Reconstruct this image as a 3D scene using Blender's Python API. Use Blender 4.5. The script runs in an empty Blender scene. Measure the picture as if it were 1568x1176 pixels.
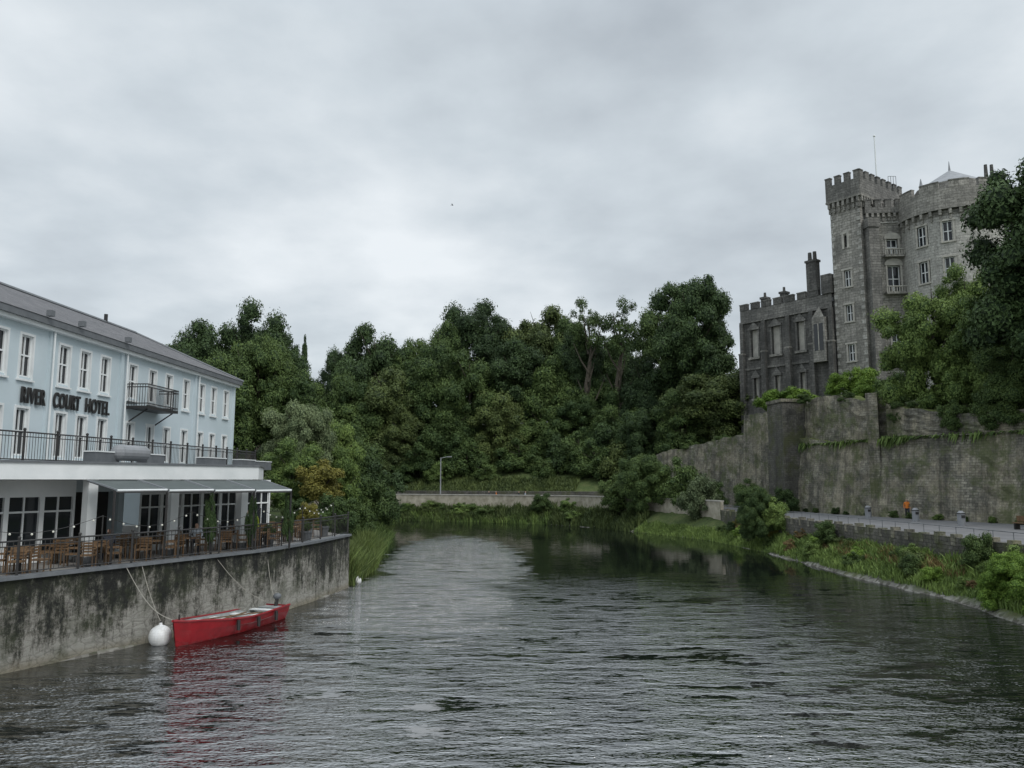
import bpy, math, random
import numpy as np
from mathutils import Vector, Matrix
S=bpy.context.scene
COL=S.collection
S.view_settings.view_transform='Standard'; S.view_settings.look='None'; S.view_settings.exposure=0
R=math.radians
random.seed(7)

# ---------------------------------------------------------------- materials
class NT:
    def __init__(s,m): s.t=m.node_tree; s.n=s.t.nodes; s.l=s.t.links
    def new(s,ty,**k):
        nd=s.n.new(ty)
        for a,b in k.items(): setattr(nd,a,b)
        return nd
    def lk(s,a,b): s.l.new(a,b)
def base_mat(name,col=(.5,.5,.5),rough=.7,metal=0.0):
    m=bpy.data.materials.new(name); m.use_nodes=True
    N=NT(m); b=N.n['Principled BSDF']
    b.inputs['Base Color'].default_value=(*col,1); b.inputs['Roughness'].default_value=rough; b.inputs['Metallic'].default_value=metal
    return m,N,b
def noise(N,vec,scale,detail=5,rough=.6,sc=None):
    if sc is not None:
        mp=N.new('ShaderNodeMapping'); mp.inputs['Scale'].default_value=sc; N.lk(vec,mp.inputs[0]); vec=mp.outputs[0]
    n=N.new('ShaderNodeTexNoise'); n.inputs['Scale'].default_value=scale; n.inputs['Detail'].default_value=detail; n.inputs['Roughness'].default_value=rough
    N.lk(vec,n.inputs['Vector']); return n.outputs['Fac']
def ramp(N,fac,stops):
    r=N.new('ShaderNodeValToRGB'); e=r.color_ramp.elements
    while len(e)<len(stops): e.new(.5)
    for i,(p,c) in enumerate(stops):
        e[i].position=p; e[i].color=(*c,1) if len(c)==3 else c
    N.lk(fac,r.inputs[0]); return r.outputs[0]
def mix(N,fac,a,b,mode='MIX'):
    x=N.new('ShaderNodeMix',data_type='RGBA',blend_type=mode)
    if isinstance(fac,(int,float)): x.inputs[0].default_value=fac
    else: N.lk(fac,x.inputs[0])
    for v,i in ((a,6),(b,7)):
        if isinstance(v,tuple): x.inputs[i].default_value=(*v,1)
        else: N.lk(v,x.inputs[i])
    return x.outputs[2]
def mathn(N,op,a,b=None,c=None,clamp=False):
    x=N.new('ShaderNodeMath',operation=op,use_clamp=clamp)
    for i,v in enumerate((a,b,c)):
        if v is None: continue
        if isinstance(v,(int,float)): x.inputs[i].default_value=v
        else: N.lk(v,x.inputs[i])
    return x.outputs[0]
def bump(N,b,h,dist=.02,st=1.0):
    bp=N.new('ShaderNodeBump'); bp.inputs['Strength'].default_value=st; bp.inputs['Distance'].default_value=dist
    N.lk(h,bp.inputs['Height']); N.lk(bp.outputs[0],b.inputs['Normal'])
def obj(N): return N.new('ShaderNodeTexCoord').outputs['Object']
def g(v): return (v,v,v)
def simple(name,c1,c2=None,rough=.7,scale=3,metal=0,bd=.0):
    m,N,b=base_mat(name,c1,rough,metal)
    c2=c2 or tuple(x*.75 for x in c1)
    f=noise(N,obj(N),scale)
    N.lk(ramp(N,f,[(.3,c2),(.7,c1)]),b.inputs['Base Color'])
    if bd: bump(N,b,f,bd)
    return m

def stone(name,light,dark,stain,bw=.55,bh=.28,moss=None,streak=.5,tan=None):
    m,N,b=base_mat(name,light,.9)
    uv=N.new('ShaderNodeTexCoord').outputs['UV']; ob=obj(N)
    br=N.new('ShaderNodeTexBrick'); br.inputs['Scale'].default_value=1; br.inputs['Brick Width'].default_value=bw; br.inputs['Row Height'].default_value=bh
    br.inputs['Mortar Size'].default_value=.018; br.inputs['Mortar Smooth'].default_value=.4; br.inputs['Bias'].default_value=-.1
    br.inputs['Color1'].default_value=(*light,1); br.inputs['Color2'].default_value=(*dark,1); br.inputs['Mortar'].default_value=(*tuple(x*.6 for x in dark),1)
    dn=N.new('ShaderNodeTexNoise'); dn.inputs['Scale'].default_value=2.3; N.lk(uv,dn.inputs['Vector'])
    vm=N.new('ShaderNodeVectorMath',operation='MULTIPLY_ADD'); N.lk(dn.outputs['Color'],vm.inputs[0]); vm.inputs[1].default_value=(.16,.13,0); N.lk(uv,vm.inputs[2]); N.lk(vm.outputs[0],br.inputs['Vector'])
    n1=noise(N,ob,.35,6,.65)
    c=mix(N,ramp(N,n1,[(.38,g(0)),(.62,g(1))]),br.outputs['Color'],stain)
    c=mix(N,.7,br.outputs['Color'],c)
    if tan:
        n5=noise(N,ob,.20,7,.72)
        c=mix(N,mathn(N,'MULTIPLY',ramp(N,n5,[(.46,g(0)),(.58,g(1))]),.7),c,tan)
    n2=noise(N,uv,1.0,6,.75,sc=(1.1,.10,1))
    c=mix(N,mathn(N,'MULTIPLY',ramp(N,n2,[(.45,g(0)),(.64,g(1))]),streak),c,tuple(x*.35 for x in dark))
    n3=noise(N,ob,3.5,6,.75)
    c=mix(N,.85,c,ramp(N,n3,[(.25,g(.40)),(.75,g(1.5))]),'MULTIPLY')
    if moss:
        n4=noise(N,ob,.45,8,.75)
        c=mix(N,mathn(N,'MULTIPLY',ramp(N,n4,[(.48,g(0)),(.60,g(1))]),.75),c,moss)
    N.lk(c,b.inputs['Base Color'])
    h=mathn(N,'ADD',mathn(N,'MULTIPLY',br.outputs['Fac'],-.6),n3)
    bump(N,b,h,.06)
    return m
M={}
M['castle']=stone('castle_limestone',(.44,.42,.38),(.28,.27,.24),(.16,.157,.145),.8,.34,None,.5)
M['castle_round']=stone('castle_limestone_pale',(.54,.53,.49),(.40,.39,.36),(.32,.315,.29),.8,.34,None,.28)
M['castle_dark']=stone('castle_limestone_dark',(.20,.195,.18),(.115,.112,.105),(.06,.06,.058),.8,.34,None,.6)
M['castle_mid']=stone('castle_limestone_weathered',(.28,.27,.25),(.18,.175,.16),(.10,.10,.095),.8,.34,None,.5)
M['trim']=simple('castle_dressed_stone',(.50,.48,.43),(.32,.31,.28),.85,1.5)
M['rampart']=stone('rubble_stone_wall',(.36,.34,.275),(.165,.158,.13),(.07,.07,.058),.5,.22,(.085,.105,.035),.8,(.38,.34,.25))
M['rampart2']=stone('rubble_stone_wall_dark',(.20,.19,.165),(.11,.105,.09),(.06,.06,.053),.5,.22,(.07,.08,.03),.6)
M['parapet']=simple('pale_parapet_concrete',(.50,.46,.38),(.24,.22,.165),.9,1.2)
M['cream']=simple('hotel_render_paint',(.56,.64,.675),(.48,.56,.59),.75,.5)
M['white']=simple('white_paint',(.78,.80,.80),(.66,.69,.69),.5,1)
m,N,b=base_mat('roof_slate',(.09,.09,.10),.6)
uv=N.new('ShaderNodeTexCoord').outputs['UV']
br=N.new('ShaderNodeTexBrick'); br.inputs['Scale'].default_value=1;br.inputs['Brick Width'].default_value=.35;br.inputs['Row Height'].default_value=.25;br.inputs['Mortar Size'].default_value=.012
br.inputs['Color1'].default_value=(.13,.125,.13,1);br.inputs['Color2'].default_value=(.085,.083,.09,1);br.inputs['Mortar'].default_value=(.04,.04,.04,1)
N.lk(uv,br.inputs['Vector']); nn=noise(N,obj(N),1.5,6)
N.lk(mix(N,.6,br.outputs['Color'],ramp(N,nn,[(.3,g(.6)),(.7,g(1.3))]),'MULTIPLY'),b.inputs['Base Color']); bump(N,b,br.outputs['Fac'],-.02)
M['slate']=m
M['glass'],N,b=base_mat('window_glass',(.02,.024,.028),.05)
M['curtain']=simple('curtain_cloth',(.5,.5,.48),(.3,.3,.29),.9,4)
M['iron']=simple('black_iron',(.02,.02,.022),(.035,.033,.03),.5,8)
M['grey']=simple('grey_metal',(.16,.17,.18),(.11,.12,.13),.5,3)
M['awning']=simple('awning_canvas',(.085,.10,.098),(.06,.075,.072),.75,2)
M['dark']=simple('dark_interior_soffit_shade',(.02,.02,.02),(.03,.028,.025),.8,2)  # near-black for the recess back and for shade painted under deck and awning
M['lead']=simple('lead_roof',(.30,.31,.33),(.2,.21,.22),.6,1)
M['red']=simple('boat_red_paint',(.29,.008,.014),(.20,.006,.01),.35,3)
M['boatin']=simple('boat_grey_canvas',(.36,.38,.38),(.20,.22,.22),.7,3)
M['rope']=simple('rope_fibre',(.42,.40,.35),None,.9,9)
M['buoy']=simple('buoy_white_plastic',(.78,.79,.80),(.58,.58,.55),.4,4)
M['wood']=simple('rattan_brown',(.20,.12,.06),(.10,.06,.03),.7,9)
M['bark']=simple('tree_bark',(.10,.085,.065),(.045,.04,.03),.95,5,0,.05)
M['paving']=simple('path_asphalt',(.19,.19,.195),(.12,.12,.125),.8,.8)
M['deckpav']=simple('terrace_paving',(.24,.23,.21),(.17,.16,.15),.85,1.5)
M['orange']=simple('hi_vis_orange',(.75,.22,.03),None,.8)
M['navy']=simple('dark_cloth',(.03,.035,.05),None,.9)
M['skin']=simple('skin',(.5,.32,.24),None,.6)
M['hivis']=simple('hi_vis_yellow',(.55,.65,.06),None,.8)
M['hair']=simple('hair_brown',(.05,.03,.02),None,.8)
M['lblue']=simple('light_shirt',(.4,.45,.5),None,.8)

# quay wall material
m,N,b=base_mat('quay_wall_stone',(.1,.1,.1),.9)
uv=N.new('ShaderNodeTexCoord').outputs['UV']; ob=obj(N)
sep=N.new('ShaderNodeSeparateXYZ'); N.lk(ob,sep.inputs[0]); z=sep.outputs['Z']
nst=noise(N,uv,1.0,8,.8,sc=(1.5,.35,1)); nb=noise(N,uv,3.0,9,.88); nl=noise(N,uv,.30,4,.6)
v=mathn(N,'ADD',mathn(N,'MULTIPLY',z,-.25),mathn(N,'MULTIPLY',nst,2.6)); v=mathn(N,'ADD',v,mathn(N,'MULTIPLY',nb,1.6)); v=mathn(N,'ADD',v,mathn(N,'MULTIPLY',nl,1.3))
v=mathn(N,'SUBTRACT',v,1.62)
col=ramp(N,v,[(.42,(.014,.015,.013)),(.56,(.036,.038,.030)),(.68,(.10,.10,.078)),(.78,(.21,.20,.175)),(.98,(.38,.37,.33))])
low=ramp(N,mathn(N,'ADD',z,mathn(N,'MULTIPLY',nb,.5)),[(.30,g(1)),(.62,g(0))])
col=mix(N,mathn(N,'MULTIPLY',low,.6),col,(.23,.195,.12))
vo=N.new('ShaderNodeTexVoronoi'); vo.feature='DISTANCE_TO_EDGE'; vo.inputs['Scale'].default_value=1; 
mp=N.new('ShaderNodeMapping'); mp.inputs['Scale'].default_value=(2.2,4.2,1); N.lk(uv,mp.inputs[0]); N.lk(mp.outputs[0],vo.inputs['Vector'])
col=mix(N,.45,col,ramp(N,vo.outputs[0],[(.0,g(.4)),(.07,g(1.05))]),'MULTIPLY')
gn=noise(N,ob,.8,6,.7); col=mix(N,mathn(N,'MULTIPLY',ramp(N,gn,[(.50,g(0)),(.62,g(1))]),.45),col,(.045,.058,.022))
N.lk(col,b.inputs['Base Color']); bump(N,b,mathn(N,'ADD',nb,mathn(N,'MULTIPLY',vo.outputs[0],.4)),.16)
M['quay']=m

# foliage
def leafmat(name,dk,lt):
    m=bpy.data.materials.new(name); m.use_nodes=True; N=NT(m); b=N.n['Principled BSDF']
    at=N.new('ShaderNodeAttribute',attribute_name='tint'); oi=N.new('ShaderNodeObjectInfo')
    geo=N.new('ShaderNodeNewGeometry')
    n=noise(N,geo.outputs['Position'],.3,4,.6)
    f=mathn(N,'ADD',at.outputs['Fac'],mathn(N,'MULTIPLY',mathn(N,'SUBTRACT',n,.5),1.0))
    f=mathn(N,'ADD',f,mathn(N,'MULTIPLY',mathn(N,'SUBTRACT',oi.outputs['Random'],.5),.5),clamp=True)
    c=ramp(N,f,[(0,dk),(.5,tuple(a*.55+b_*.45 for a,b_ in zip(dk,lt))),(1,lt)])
    N.lk(c,b.inputs['Base Color']); b.inputs['Roughness'].default_value=.6; b.inputs['Specular IOR Level'].default_value=.2
    return m
L={'dark':leafmat('foliage_dark',(.021,.040,.017),(.072,.116,.040)),
 'mid':leafmat('foliage_mid',(.028,.054,.018),(.112,.165,.048)),
 'olive':leafmat('foliage_olive',(.036,.056,.02),(.135,.175,.054)),
 'light':leafmat('foliage_light',(.055,.095,.027),(.20,.28,.075)),
 'bright':leafmat('foliage_bright',(.06,.12,.018),(.22,.33,.055)),
 'yellow':leafmat('foliage_yellow',(.09,.09,.02),(.28,.25,.055)),
 'grey':leafmat('foliage_willow',(.06,.085,.04),(.21,.26,.13)),
 'rust':leafmat('foliage_rust',(.08,.055,.025),(.22,.16,.07))}

# ---------------------------------------------------------------- mesh builder
class F:
    def __init__(s,o,d):
        l=math.hypot(*d); s.o=o; s.d=(d[0]/l,d[1]/l); s.n=(s.d[1],-s.d[0])
    def p(s,a,b,z): return (s.o[0]+s.d[0]*a+s.n[0]*b, s.o[1]+s.d[1]*a+s.n[1]*b, z)
W0=F((0,0),(1,0)) 
class B:
    def __init__(s,name): s.name=name; s.v=[]; s.f=[]; s.m=[]; s.uv=[]; s.mats=[]
    def mi(s,mat):
        if mat not in s.mats: s.mats.append(mat)
        return s.mats.index(mat)
    def quad(s,pts,mat,uvs=None):
        i=len(s.v); s.v+=[tuple(p) for p in pts]; s.f.append(tuple(range(i,i+len(pts)))); s.m.append(s.mi(mat))
        if uvs is None:
            P=[Vector(p) for p in pts]; n=(P[1]-P[0]).cross(P[2]-P[0])
            if n.length<1e-9: n=Vector((0,0,1))
            n.normalize()
            if abs(n.z)>.9: uvs=[(p.x,p.y) for p in P]
            else:
                t=Vector((-n.y,n.x,0)).normalized(); u=n.cross(t)
                uvs=[(p.dot(t),p.z if abs(n.z)<.3 else p.dot(u)) for p in P]
        s.uv+=uvs
    def box(s,fr,a0,a1,b0,b1,z0,z1,mat):
        p=fr.p; c=[p(a0,b0,z0),p(a1,b0,z0),p(a1,b1,z0),p(a0,b1,z0),p(a0,b0,z1),p(a1,b0,z1),p(a1,b1,z1),p(a0,b1,z1)]
        for q in ((0,1,2,3),(4,7,6,5),(0,4,5,1),(1,5,6,2),(2,6,7,3),(3,7,4,0)): s.quad([c[k] for k in q],mat)
    def tube(s,p0,p1,r0,r1,mat,n=8):
        p0=Vector(p0);p1=Vector(p1); d=(p1-p0).normalized(); t=d.cross(Vector((0,0,1)))
        if t.length<.01: t=Vector((1,0,0))
        t.normalize(); u=d.cross(t)
        A=[p0+(t*math.cos(2*math.pi*k/n)+u*math.sin(2*math.pi*k/n))*r0 for k in range(n)]
        C=[p1+(t*math.cos(2*math.pi*k/n)+u*math.sin(2*math.pi*k/n))*r1 for k in range(n)]
        for k in range(n): s.quad([A[k],A[(k+1)%n],C[(k+1)%n],C[k]],mat)
        s.quad(A[::-1],mat); s.quad(C,mat)
    def sphere(s,c,r,mat,sz=(1,1,1),nu=14,nv=8):
        for i in range(nv):
            for j in range(nu):
                q=[]
                for (a,b_) in ((i,j),(i+1,j),(i+1,j+1),(i,j+1)):
                    th=math.pi*a/nv; ph=2*math.pi*b_/nu
                    q.append((c[0]+r*sz[0]*math.sin(th)*math.cos(ph),c[1]+r*sz[1]*math.sin(th)*math.sin(ph),c[2]+r*sz[2]*math.cos(th)))
                s.quad(q,mat)
    def wall(s,fr,a0,a1,z0,z1,ops,mat,b=0,depth=.18,reveal=None,glass=None):
        A=sorted({a0,a1,*[x for o in ops for x in (o[0],o[1])]}); Z=sorted({z0,z1,*[x for o in ops for x in (o[2],o[3])]})
        for i in range(len(A)-1):
            for j in range(len(Z)-1):
                ca=(A[i]+A[i+1])/2; cz=(Z[j]+Z[j+1])/2
                if any(o[0]<ca<o[1] and o[2]<cz<o[3] for o in ops): continue
                s.quad([fr.p(A[i],b,Z[j]),fr.p(A[i+1],b,Z[j]),fr.p(A[i+1],b,Z[j+1]),fr.p(A[i],b,Z[j+1])],mat)
        for o in ops:
            x0,x1,y0,y1=o[:4]; r=reveal or mat; bd=b-depth
            s.quad([fr.p(x0,b,y0),fr.p(x0,b,y1),fr.p(x0,bd,y1),fr.p(x0,bd,y0)],r)
            s.quad([fr.p(x1,bd,y0),fr.p(x1,bd,y1),fr.p(x1,b,y1),fr.p(x1,b,y0)],r)
            s.quad([fr.p(x0,b,y1),fr.p(x1,b,y1),fr.p(x1,bd,y1),fr.p(x0,bd,y1)],r)
            s.quad([fr.p(x0,b,y0),fr.p(x0,bd,y0),fr.p(x1,bd,y0),fr.p(x1,b,y0)],r)
            s.quad([fr.p(x0,bd,y0),fr.p(x1,bd,y0),fr.p(x1,bd,y1),fr.p(x0,bd,y1)],glass or M['glass'])
    def make(s,parent=None,smooth=False):
        me=bpy.data.meshes.new(s.name); me.from_pydata(s.v,[],s.f)
        for m in s.mats: me.materials.append(m)
        me.polygons.foreach_set('material_index',s.m)
        ul=me.uv_layers.new(name='UVMap'); ul.data.foreach_set('uv',[x for p in s.uv for x in p])
        if smooth: me.polygons.foreach_set('use_smooth',[True]*len(s.f))
        me.update()
        o=bpy.data.objects.new(s.name,me); COL.objects.link(o)
        if parent: o.parent=parent
        return o
def empty(name,loc=(0,0,0)):
    e=bpy.data.objects.new(name,None); e.empty_display_size=.5; COL.objects.link(e); e.location=loc; return e

# ---------------------------------------------------------------- terrain
river=[(-60,-60),(-38,-18),(-28,1.5),(-16,24.8),(-13.9,28.9),(-12.6,31.5),(-10.9,35),(-9.9,39.5),(-9.2,44.6),(-9.6,54),(-11.2,66),(-13.8,86),(-22,107),(-40,112),(-150,116),
 (-150,134),(-60,131),(-40,127),(-18.5,119),(-3.2,111.5),(5,106.5),(11.5,98),(14.5,91),(19.8,79),(20.9,66),(21.2,49),(22,39),(21.2,32.8),(22,10),(26,-60)]
outer=[(26.5,-5),(25.6,20),(25.1,38.7),(24,52),(23,68),(22.3,80),(18.5,92),(14.5,101),(8,109.5),(-3,115.5),(-20,122),(-45,131),(-120,138)]
inner=[(49,-5),(46,20),(41.5,50),(40,61),(36,70),(33.8,78),(32,87),(28,98),(21,113),(10,117),(-3,121.5),(-20,127.5),(-45,137),(-120,146)]
hill=inner+[(-600,150),(-600,900),(700,900),(700,-5)]
def sdist(poly,x,y):
    x=np.asarray(x,float); y=np.asarray(y,float); d=np.full(x.shape,1e9); ins=np.zeros(x.shape,bool); n=len(poly)
    for i in range(n):
        x0,y0=poly[i]; x1,y1=poly[(i+1)%n]; dx,dy=x1-x0,y1-y0
        t=np.clip(((x-x0)*dx+(y-y0)*dy)/(dx*dx+dy*dy),0,1)
        d=np.minimum(d,np.hypot(x-x0-t*dx,y-y0-t*dy))
        c=((y0>y)!=(y1>y)); 
        if dy!=0: ins^= c&(x<(x1-x0)*(y-y0)/dy+x0)
    return np.where(ins,-d,d)
def sm(a,b,x):
    t=np.clip((x-a)/(b-a),0,1); return t*t*(3-2*t)
def H(x,y):
    x=np.asarray(x,float); y=np.asarray(y,float)
    dr=sdist(river,x,y); dh=-sdist(hill,x,y)
    h=np.where(dr<0,np.maximum(-1.6,.7*dr-.05),np.minimum(2.3,.62*dr))
    h=h+np.where(dr>0,.12*np.sin(x*1.7+y*.9)*np.sin(y*1.3-x*.5)*np.clip(dr,0,1),0)
    h=h+np.where((dr>-1.2)&(dr<1.2),.16*np.sin(y*.8+np.sin(y*.31)*2)*np.sin(x*.9+y*.4),0)
    cast=1-sm(112,119,y)
    top=np.where(y<60,11.3,np.where(y<84,11.3+(y-60)/24*3.3,14.6-sm(92,100,y)*5.2))
    hc=2.3+sm(1.0,2.0,dh)*(top-2.3)+sm(4,16,dh)*(15.6-top)
    hf=2.3+sm(.6,1.4,dh)*1.5+np.clip(dh-1.4,0,60)*.42
    hf=np.where(hf>17,17+(hf-17)*.2,hf)
    hh=hc*cast+hf*(1-cast)
    return np.where(dh>.6,hh,h)
xs=np.concatenate([np.linspace(-700,-80,24)[:-1],np.arange(-80,-30,3),np.arange(-30,60,.9),np.arange(60,100,3),np.linspace(100,700,22)])
ys=np.concatenate([np.linspace(-300,-10,12)[:-1],np.arange(-10,20,2),np.arange(20,150,.9),np.arange(150,190,3),np.linspace(190,900,24)])
XX,YY=np.meshgrid(xs,ys); ZZ=H(XX,YY)
nx,ny=len(xs),len(ys)
me=bpy.data.meshes.new('ground')
idx=np.arange(nx*ny).reshape(ny,nx)
fc=np.stack([idx[:-1,:-1],idx[:-1,1:],idx[1:,1:],idx[1:,:-1]],-1).reshape(-1,4)
me.from_pydata(np.stack([XX,YY,ZZ],-1).reshape(-1,3).tolist(),[],fc.tolist()); me.polygons.foreach_set('use_smooth',[True]*len(fc))
gr=bpy.data.objects.new('ground',me); COL.objects.link(gr)
m,N,b=base_mat('ground_grass_soil',(.1,.1,.05),.95)
ob=obj(N); sep=N.new('ShaderNodeSeparateXYZ'); N.lk(ob,sep.inputs[0])
n1=noise(N,ob,.5,8,.7); n2=noise(N,ob,4,6,.7)
c=ramp(N,n1,[(.3,(.035,.05,.016)),(.5,(.06,.09,.022)),(.62,(.09,.11,.035)),(.72,(.10,.085,.045))])
c=mix(N,.6,c,ramp(N,n2,[(.3,g(.55)),(.7,g(1.4))]),'MULTIPLY')
lowf=ramp(N,mathn(N,'ADD',sep.outputs['Z'],mathn(N,'MULTIPLY',n1,.9)),[(.50,g(1)),(.80,g(0))])
vo=N.new('ShaderNodeTexVoronoi'); vo.inputs['Scale'].default_value=4; N.lk(ob,vo.inputs['Vector'])
vs=N.new('ShaderNodeSeparateColor'); N.lk(vo.outputs['Color'],vs.inputs[0])
c=mix(N,lowf,c,ramp(N,vs.outputs[0],[(.1,(.08,.075,.06)),(.9,(.27,.26,.235))]))
N.lk(c,b.inputs['Base Color']); bump(N,b,n2,.15)
me.materials.append(m)

# ---------------------------------------------------------------- water
me=bpy.data.meshes.new('river_water'); me.from_pydata([(-160,-80,0),(60,-80,0),(60,140,0),(-160,140,0)],[],[(0,1,2,3)])
wo=bpy.data.objects.new('river_water',me); COL.objects.link(wo)
m,N,b=base_mat('river_water_surface',(.006,.008,.007),.02)
b.inputs['IOR'].default_value=3.9
ob=obj(N)
sep=N.new('ShaderNodeSeparateXYZ'); N.lk(ob,sep.inputs[0])
def blob(cx,cy,rx,ry,sl=0.0):
    a=mathn(N,'DIVIDE',mathn(N,'ADD',mathn(N,'SUBTRACT',sep.outputs['X'],cx),mathn(N,'MULTIPLY',mathn(N,'SUBTRACT',sep.outputs['Y'],cy),sl)),rx); c_=mathn(N,'DIVIDE',mathn(N,'SUBTRACT',sep.outputs['Y'],cy),ry)
    q=mathn(N,'ADD',mathn(N,'MULTIPLY',a,a),mathn(N,'MULTIPLY',c_,c_))
    q=mathn(N,'ADD',q,mathn(N,'MULTIPLY',mathn(N,'SUBTRACT',noise(N,ob,.6,7,.8,sc=(.45,1,1)),.5),3.4))
    return mathn(N,'SUBTRACT',1.0,ramp(N,q,[(.10,g(0)),(.55,g(.45)),(1,g(1))]))
bl=mathn(N,'MAXIMUM',blob(-4.5,62,5.2,22,.06),blob(-4.8,41,4.8,11,.1))
streaks=ramp(N,noise(N,ob,1.1,5,.75,sc=(.30,1.3,1)),[(.42,g(.12)),(.56,g(1))])
bl=mathn(N,'MULTIPLY',bl,streaks)
wind=noise(N,ob,.14,5,.65,sc=(.8,1,1)); fleck=noise(N,ob,.9,5,.75,sc=(.4,1,1))
nearf=ramp(N,mathn(N,'DIVIDE',sep.outputs['Y'],60),[(.25,g(1)),(.50,g(1)),(.70,g(.6)),(.88,g(.08))])
xf=ramp(N,mathn(N,'DIVIDE',mathn(N,'ADD',sep.outputs['X'],20),40),[(.05,g(.6)),(.3,g(1)),(.62,g(1)),(.85,g(.35))])
amp=mathn(N,'MULTIPLY',nearf,xf)
amp=mathn(N,'MULTIPLY',amp,ramp(N,mathn(N,'ADD',mathn(N,'MULTIPLY',wind,.4),mathn(N,'MULTIPLY',fleck,.6)),[(.44,g(.15)),(.55,g(1.0))]))
amp=mathn(N,'ADD',mathn(N,'MAXIMUM',amp,.05),mathn(N,'MULTIPLY',bl,2.0))
def rot(v,a,sc):
    mp=N.new('ShaderNodeMapping'); mp.inputs['Rotation'].default_value=(0,0,a); mp.inputs['Scale'].default_value=sc; N.lk(v,mp.inputs[0]); return mp.outputs[0]
w1=noise(N,rot(ob,.12,(.40,1.3,1)),1.25,1.5,.5); w2=noise(N,rot(ob,-.25,(.6,1.6,1)),3.0,2,.5)
hgt=mathn(N,'ADD',mathn(N,'MULTIPLY',w1,1.0),mathn(N,'MULTIPLY',w2,.30)); 
hgt=mathn(N,'MULTIPLY',hgt,amp)
bump(N,b,hgt,.115)
N.lk(mathn(N,'ADD',.02,mathn(N,'MULTIPLY',bl,.10)),b.inputs['Roughness'])
me.materials.append(m)

# ---------------------------------------------------------------- foliage generators
def ico():
    import bmesh
    bm=bmesh.new(); bmesh.ops.create_icosphere(bm,subdivisions=2,radius=1); v=np.array([p.co[:] for p in bm.verts]); f=[[q.index for q in x.verts] for x in bm.faces]; bm.free(); return v,f
IV,IF=ico()
def crown(name,seed,nc,nl,ls,rc=(.2,.36),core=.62,kind='round',flat=.8,fuzz=.42):
    r=np.random.default_rng(seed)
    d=r.normal(size=(nc*3,3)); d/=np.linalg.norm(d,axis=1)[:,None]
    rad=.25+.56*r.random(nc*3)**.6; C=d*rad[:,None]
    lob=1+.11*np.sin(3*np.arctan2(d[:,1],d[:,0])+seed)+.08*np.sin(5*d[:,2]+seed*2)
    C*=lob[:,None]
    if kind=='cone':
        zz=r.random(nc*3)*1.9-.95; an=r.random(nc*3)*6.283; rr=(1-zz)*.42*r.random(nc*3)**.5; C=np.stack([rr*np.cos(an),rr*np.sin(an),zz],1)
    else: C=C[C[:,2]>-.68]
    C=C[:nc]; RC=rc[0]+(rc[1]-rc[0])*r.random(len(C))**1.5
    if kind=='cone': RC=.08+.16*(1-C[:,2])/2
    CT=r.random(len(C))
    n=int(nl*1.9); k=r.choice(len(C),size=n,p=RC**2/np.sum(RC**2))
    dd=r.normal(size=(n,3)); dd/=np.linalg.norm(dd,axis=1)[:,None]
    sub=1+.22*np.sin(7*dd[:,0]+k*1.7)*np.sin(7*dd[:,1]+k*2.3)*np.sin(6*dd[:,2]+k)
    P=C[k]+dd*(RC[k]*sub*(.74+fuzz*r.random(n)**1.6))[:,None]*np.array([1,1,flat])
    D=np.linalg.norm(P[:,None,:]-C[None,:,:],axis=2)/RC[None,:]
    D[np.arange(n),k]=9; keep=(D.min(1)>.68)&(dd[:,2]>-.8)
    P=P[keep][:nl]; dd=dd[keep][:nl]; k=k[keep][:nl]; n=len(P)
    nn=dd*.75+r.normal(size=(n,3))*.45+np.array([0,0,.35]); nn/=np.linalg.norm(nn,axis=1)[:,None]
    t=np.cross(nn,r.normal(size=(n,3))); t/=np.linalg.norm(t,axis=1)[:,None]; bb=np.cross(nn,t)
    s=ls*(.5+1.0*r.random(n))[:,None]
    V=np.stack([P-t*s,P-bb*s*.5+nn*s*.15,P+t*s,P+bb*s*.5+nn*s*.15],1).reshape(-1,3)
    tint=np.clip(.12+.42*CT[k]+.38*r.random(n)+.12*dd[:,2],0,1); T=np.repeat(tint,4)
    Fs=np.arange(n*4).reshape(-1,4).tolist(); V=V.tolist(); T=T.tolist()
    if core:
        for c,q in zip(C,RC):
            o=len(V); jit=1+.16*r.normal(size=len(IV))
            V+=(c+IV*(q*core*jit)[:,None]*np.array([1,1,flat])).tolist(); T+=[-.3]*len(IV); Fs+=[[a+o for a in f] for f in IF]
    me=bpy.data.meshes.new(name); me.from_pydata(V,[],Fs)
    a=me.attributes.new('tint','FLOAT','POINT'); a.data.foreach_set('value',T)
    me.materials.append(L['mid']); return me
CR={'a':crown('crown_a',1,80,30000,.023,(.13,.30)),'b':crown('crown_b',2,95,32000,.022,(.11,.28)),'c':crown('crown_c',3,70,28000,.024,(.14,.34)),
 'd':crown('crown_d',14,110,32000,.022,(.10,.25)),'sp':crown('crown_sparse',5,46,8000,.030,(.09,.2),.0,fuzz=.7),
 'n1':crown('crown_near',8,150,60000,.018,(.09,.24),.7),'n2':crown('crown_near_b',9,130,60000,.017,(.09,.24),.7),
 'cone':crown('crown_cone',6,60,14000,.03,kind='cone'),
 'bu':crown('shrub_a',11,44,10000,.042,(.14,.32),fuzz=.6),'bv':crown('shrub_b',12,55,11000,.038,(.12,.28),fuzz=.6)}
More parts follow.
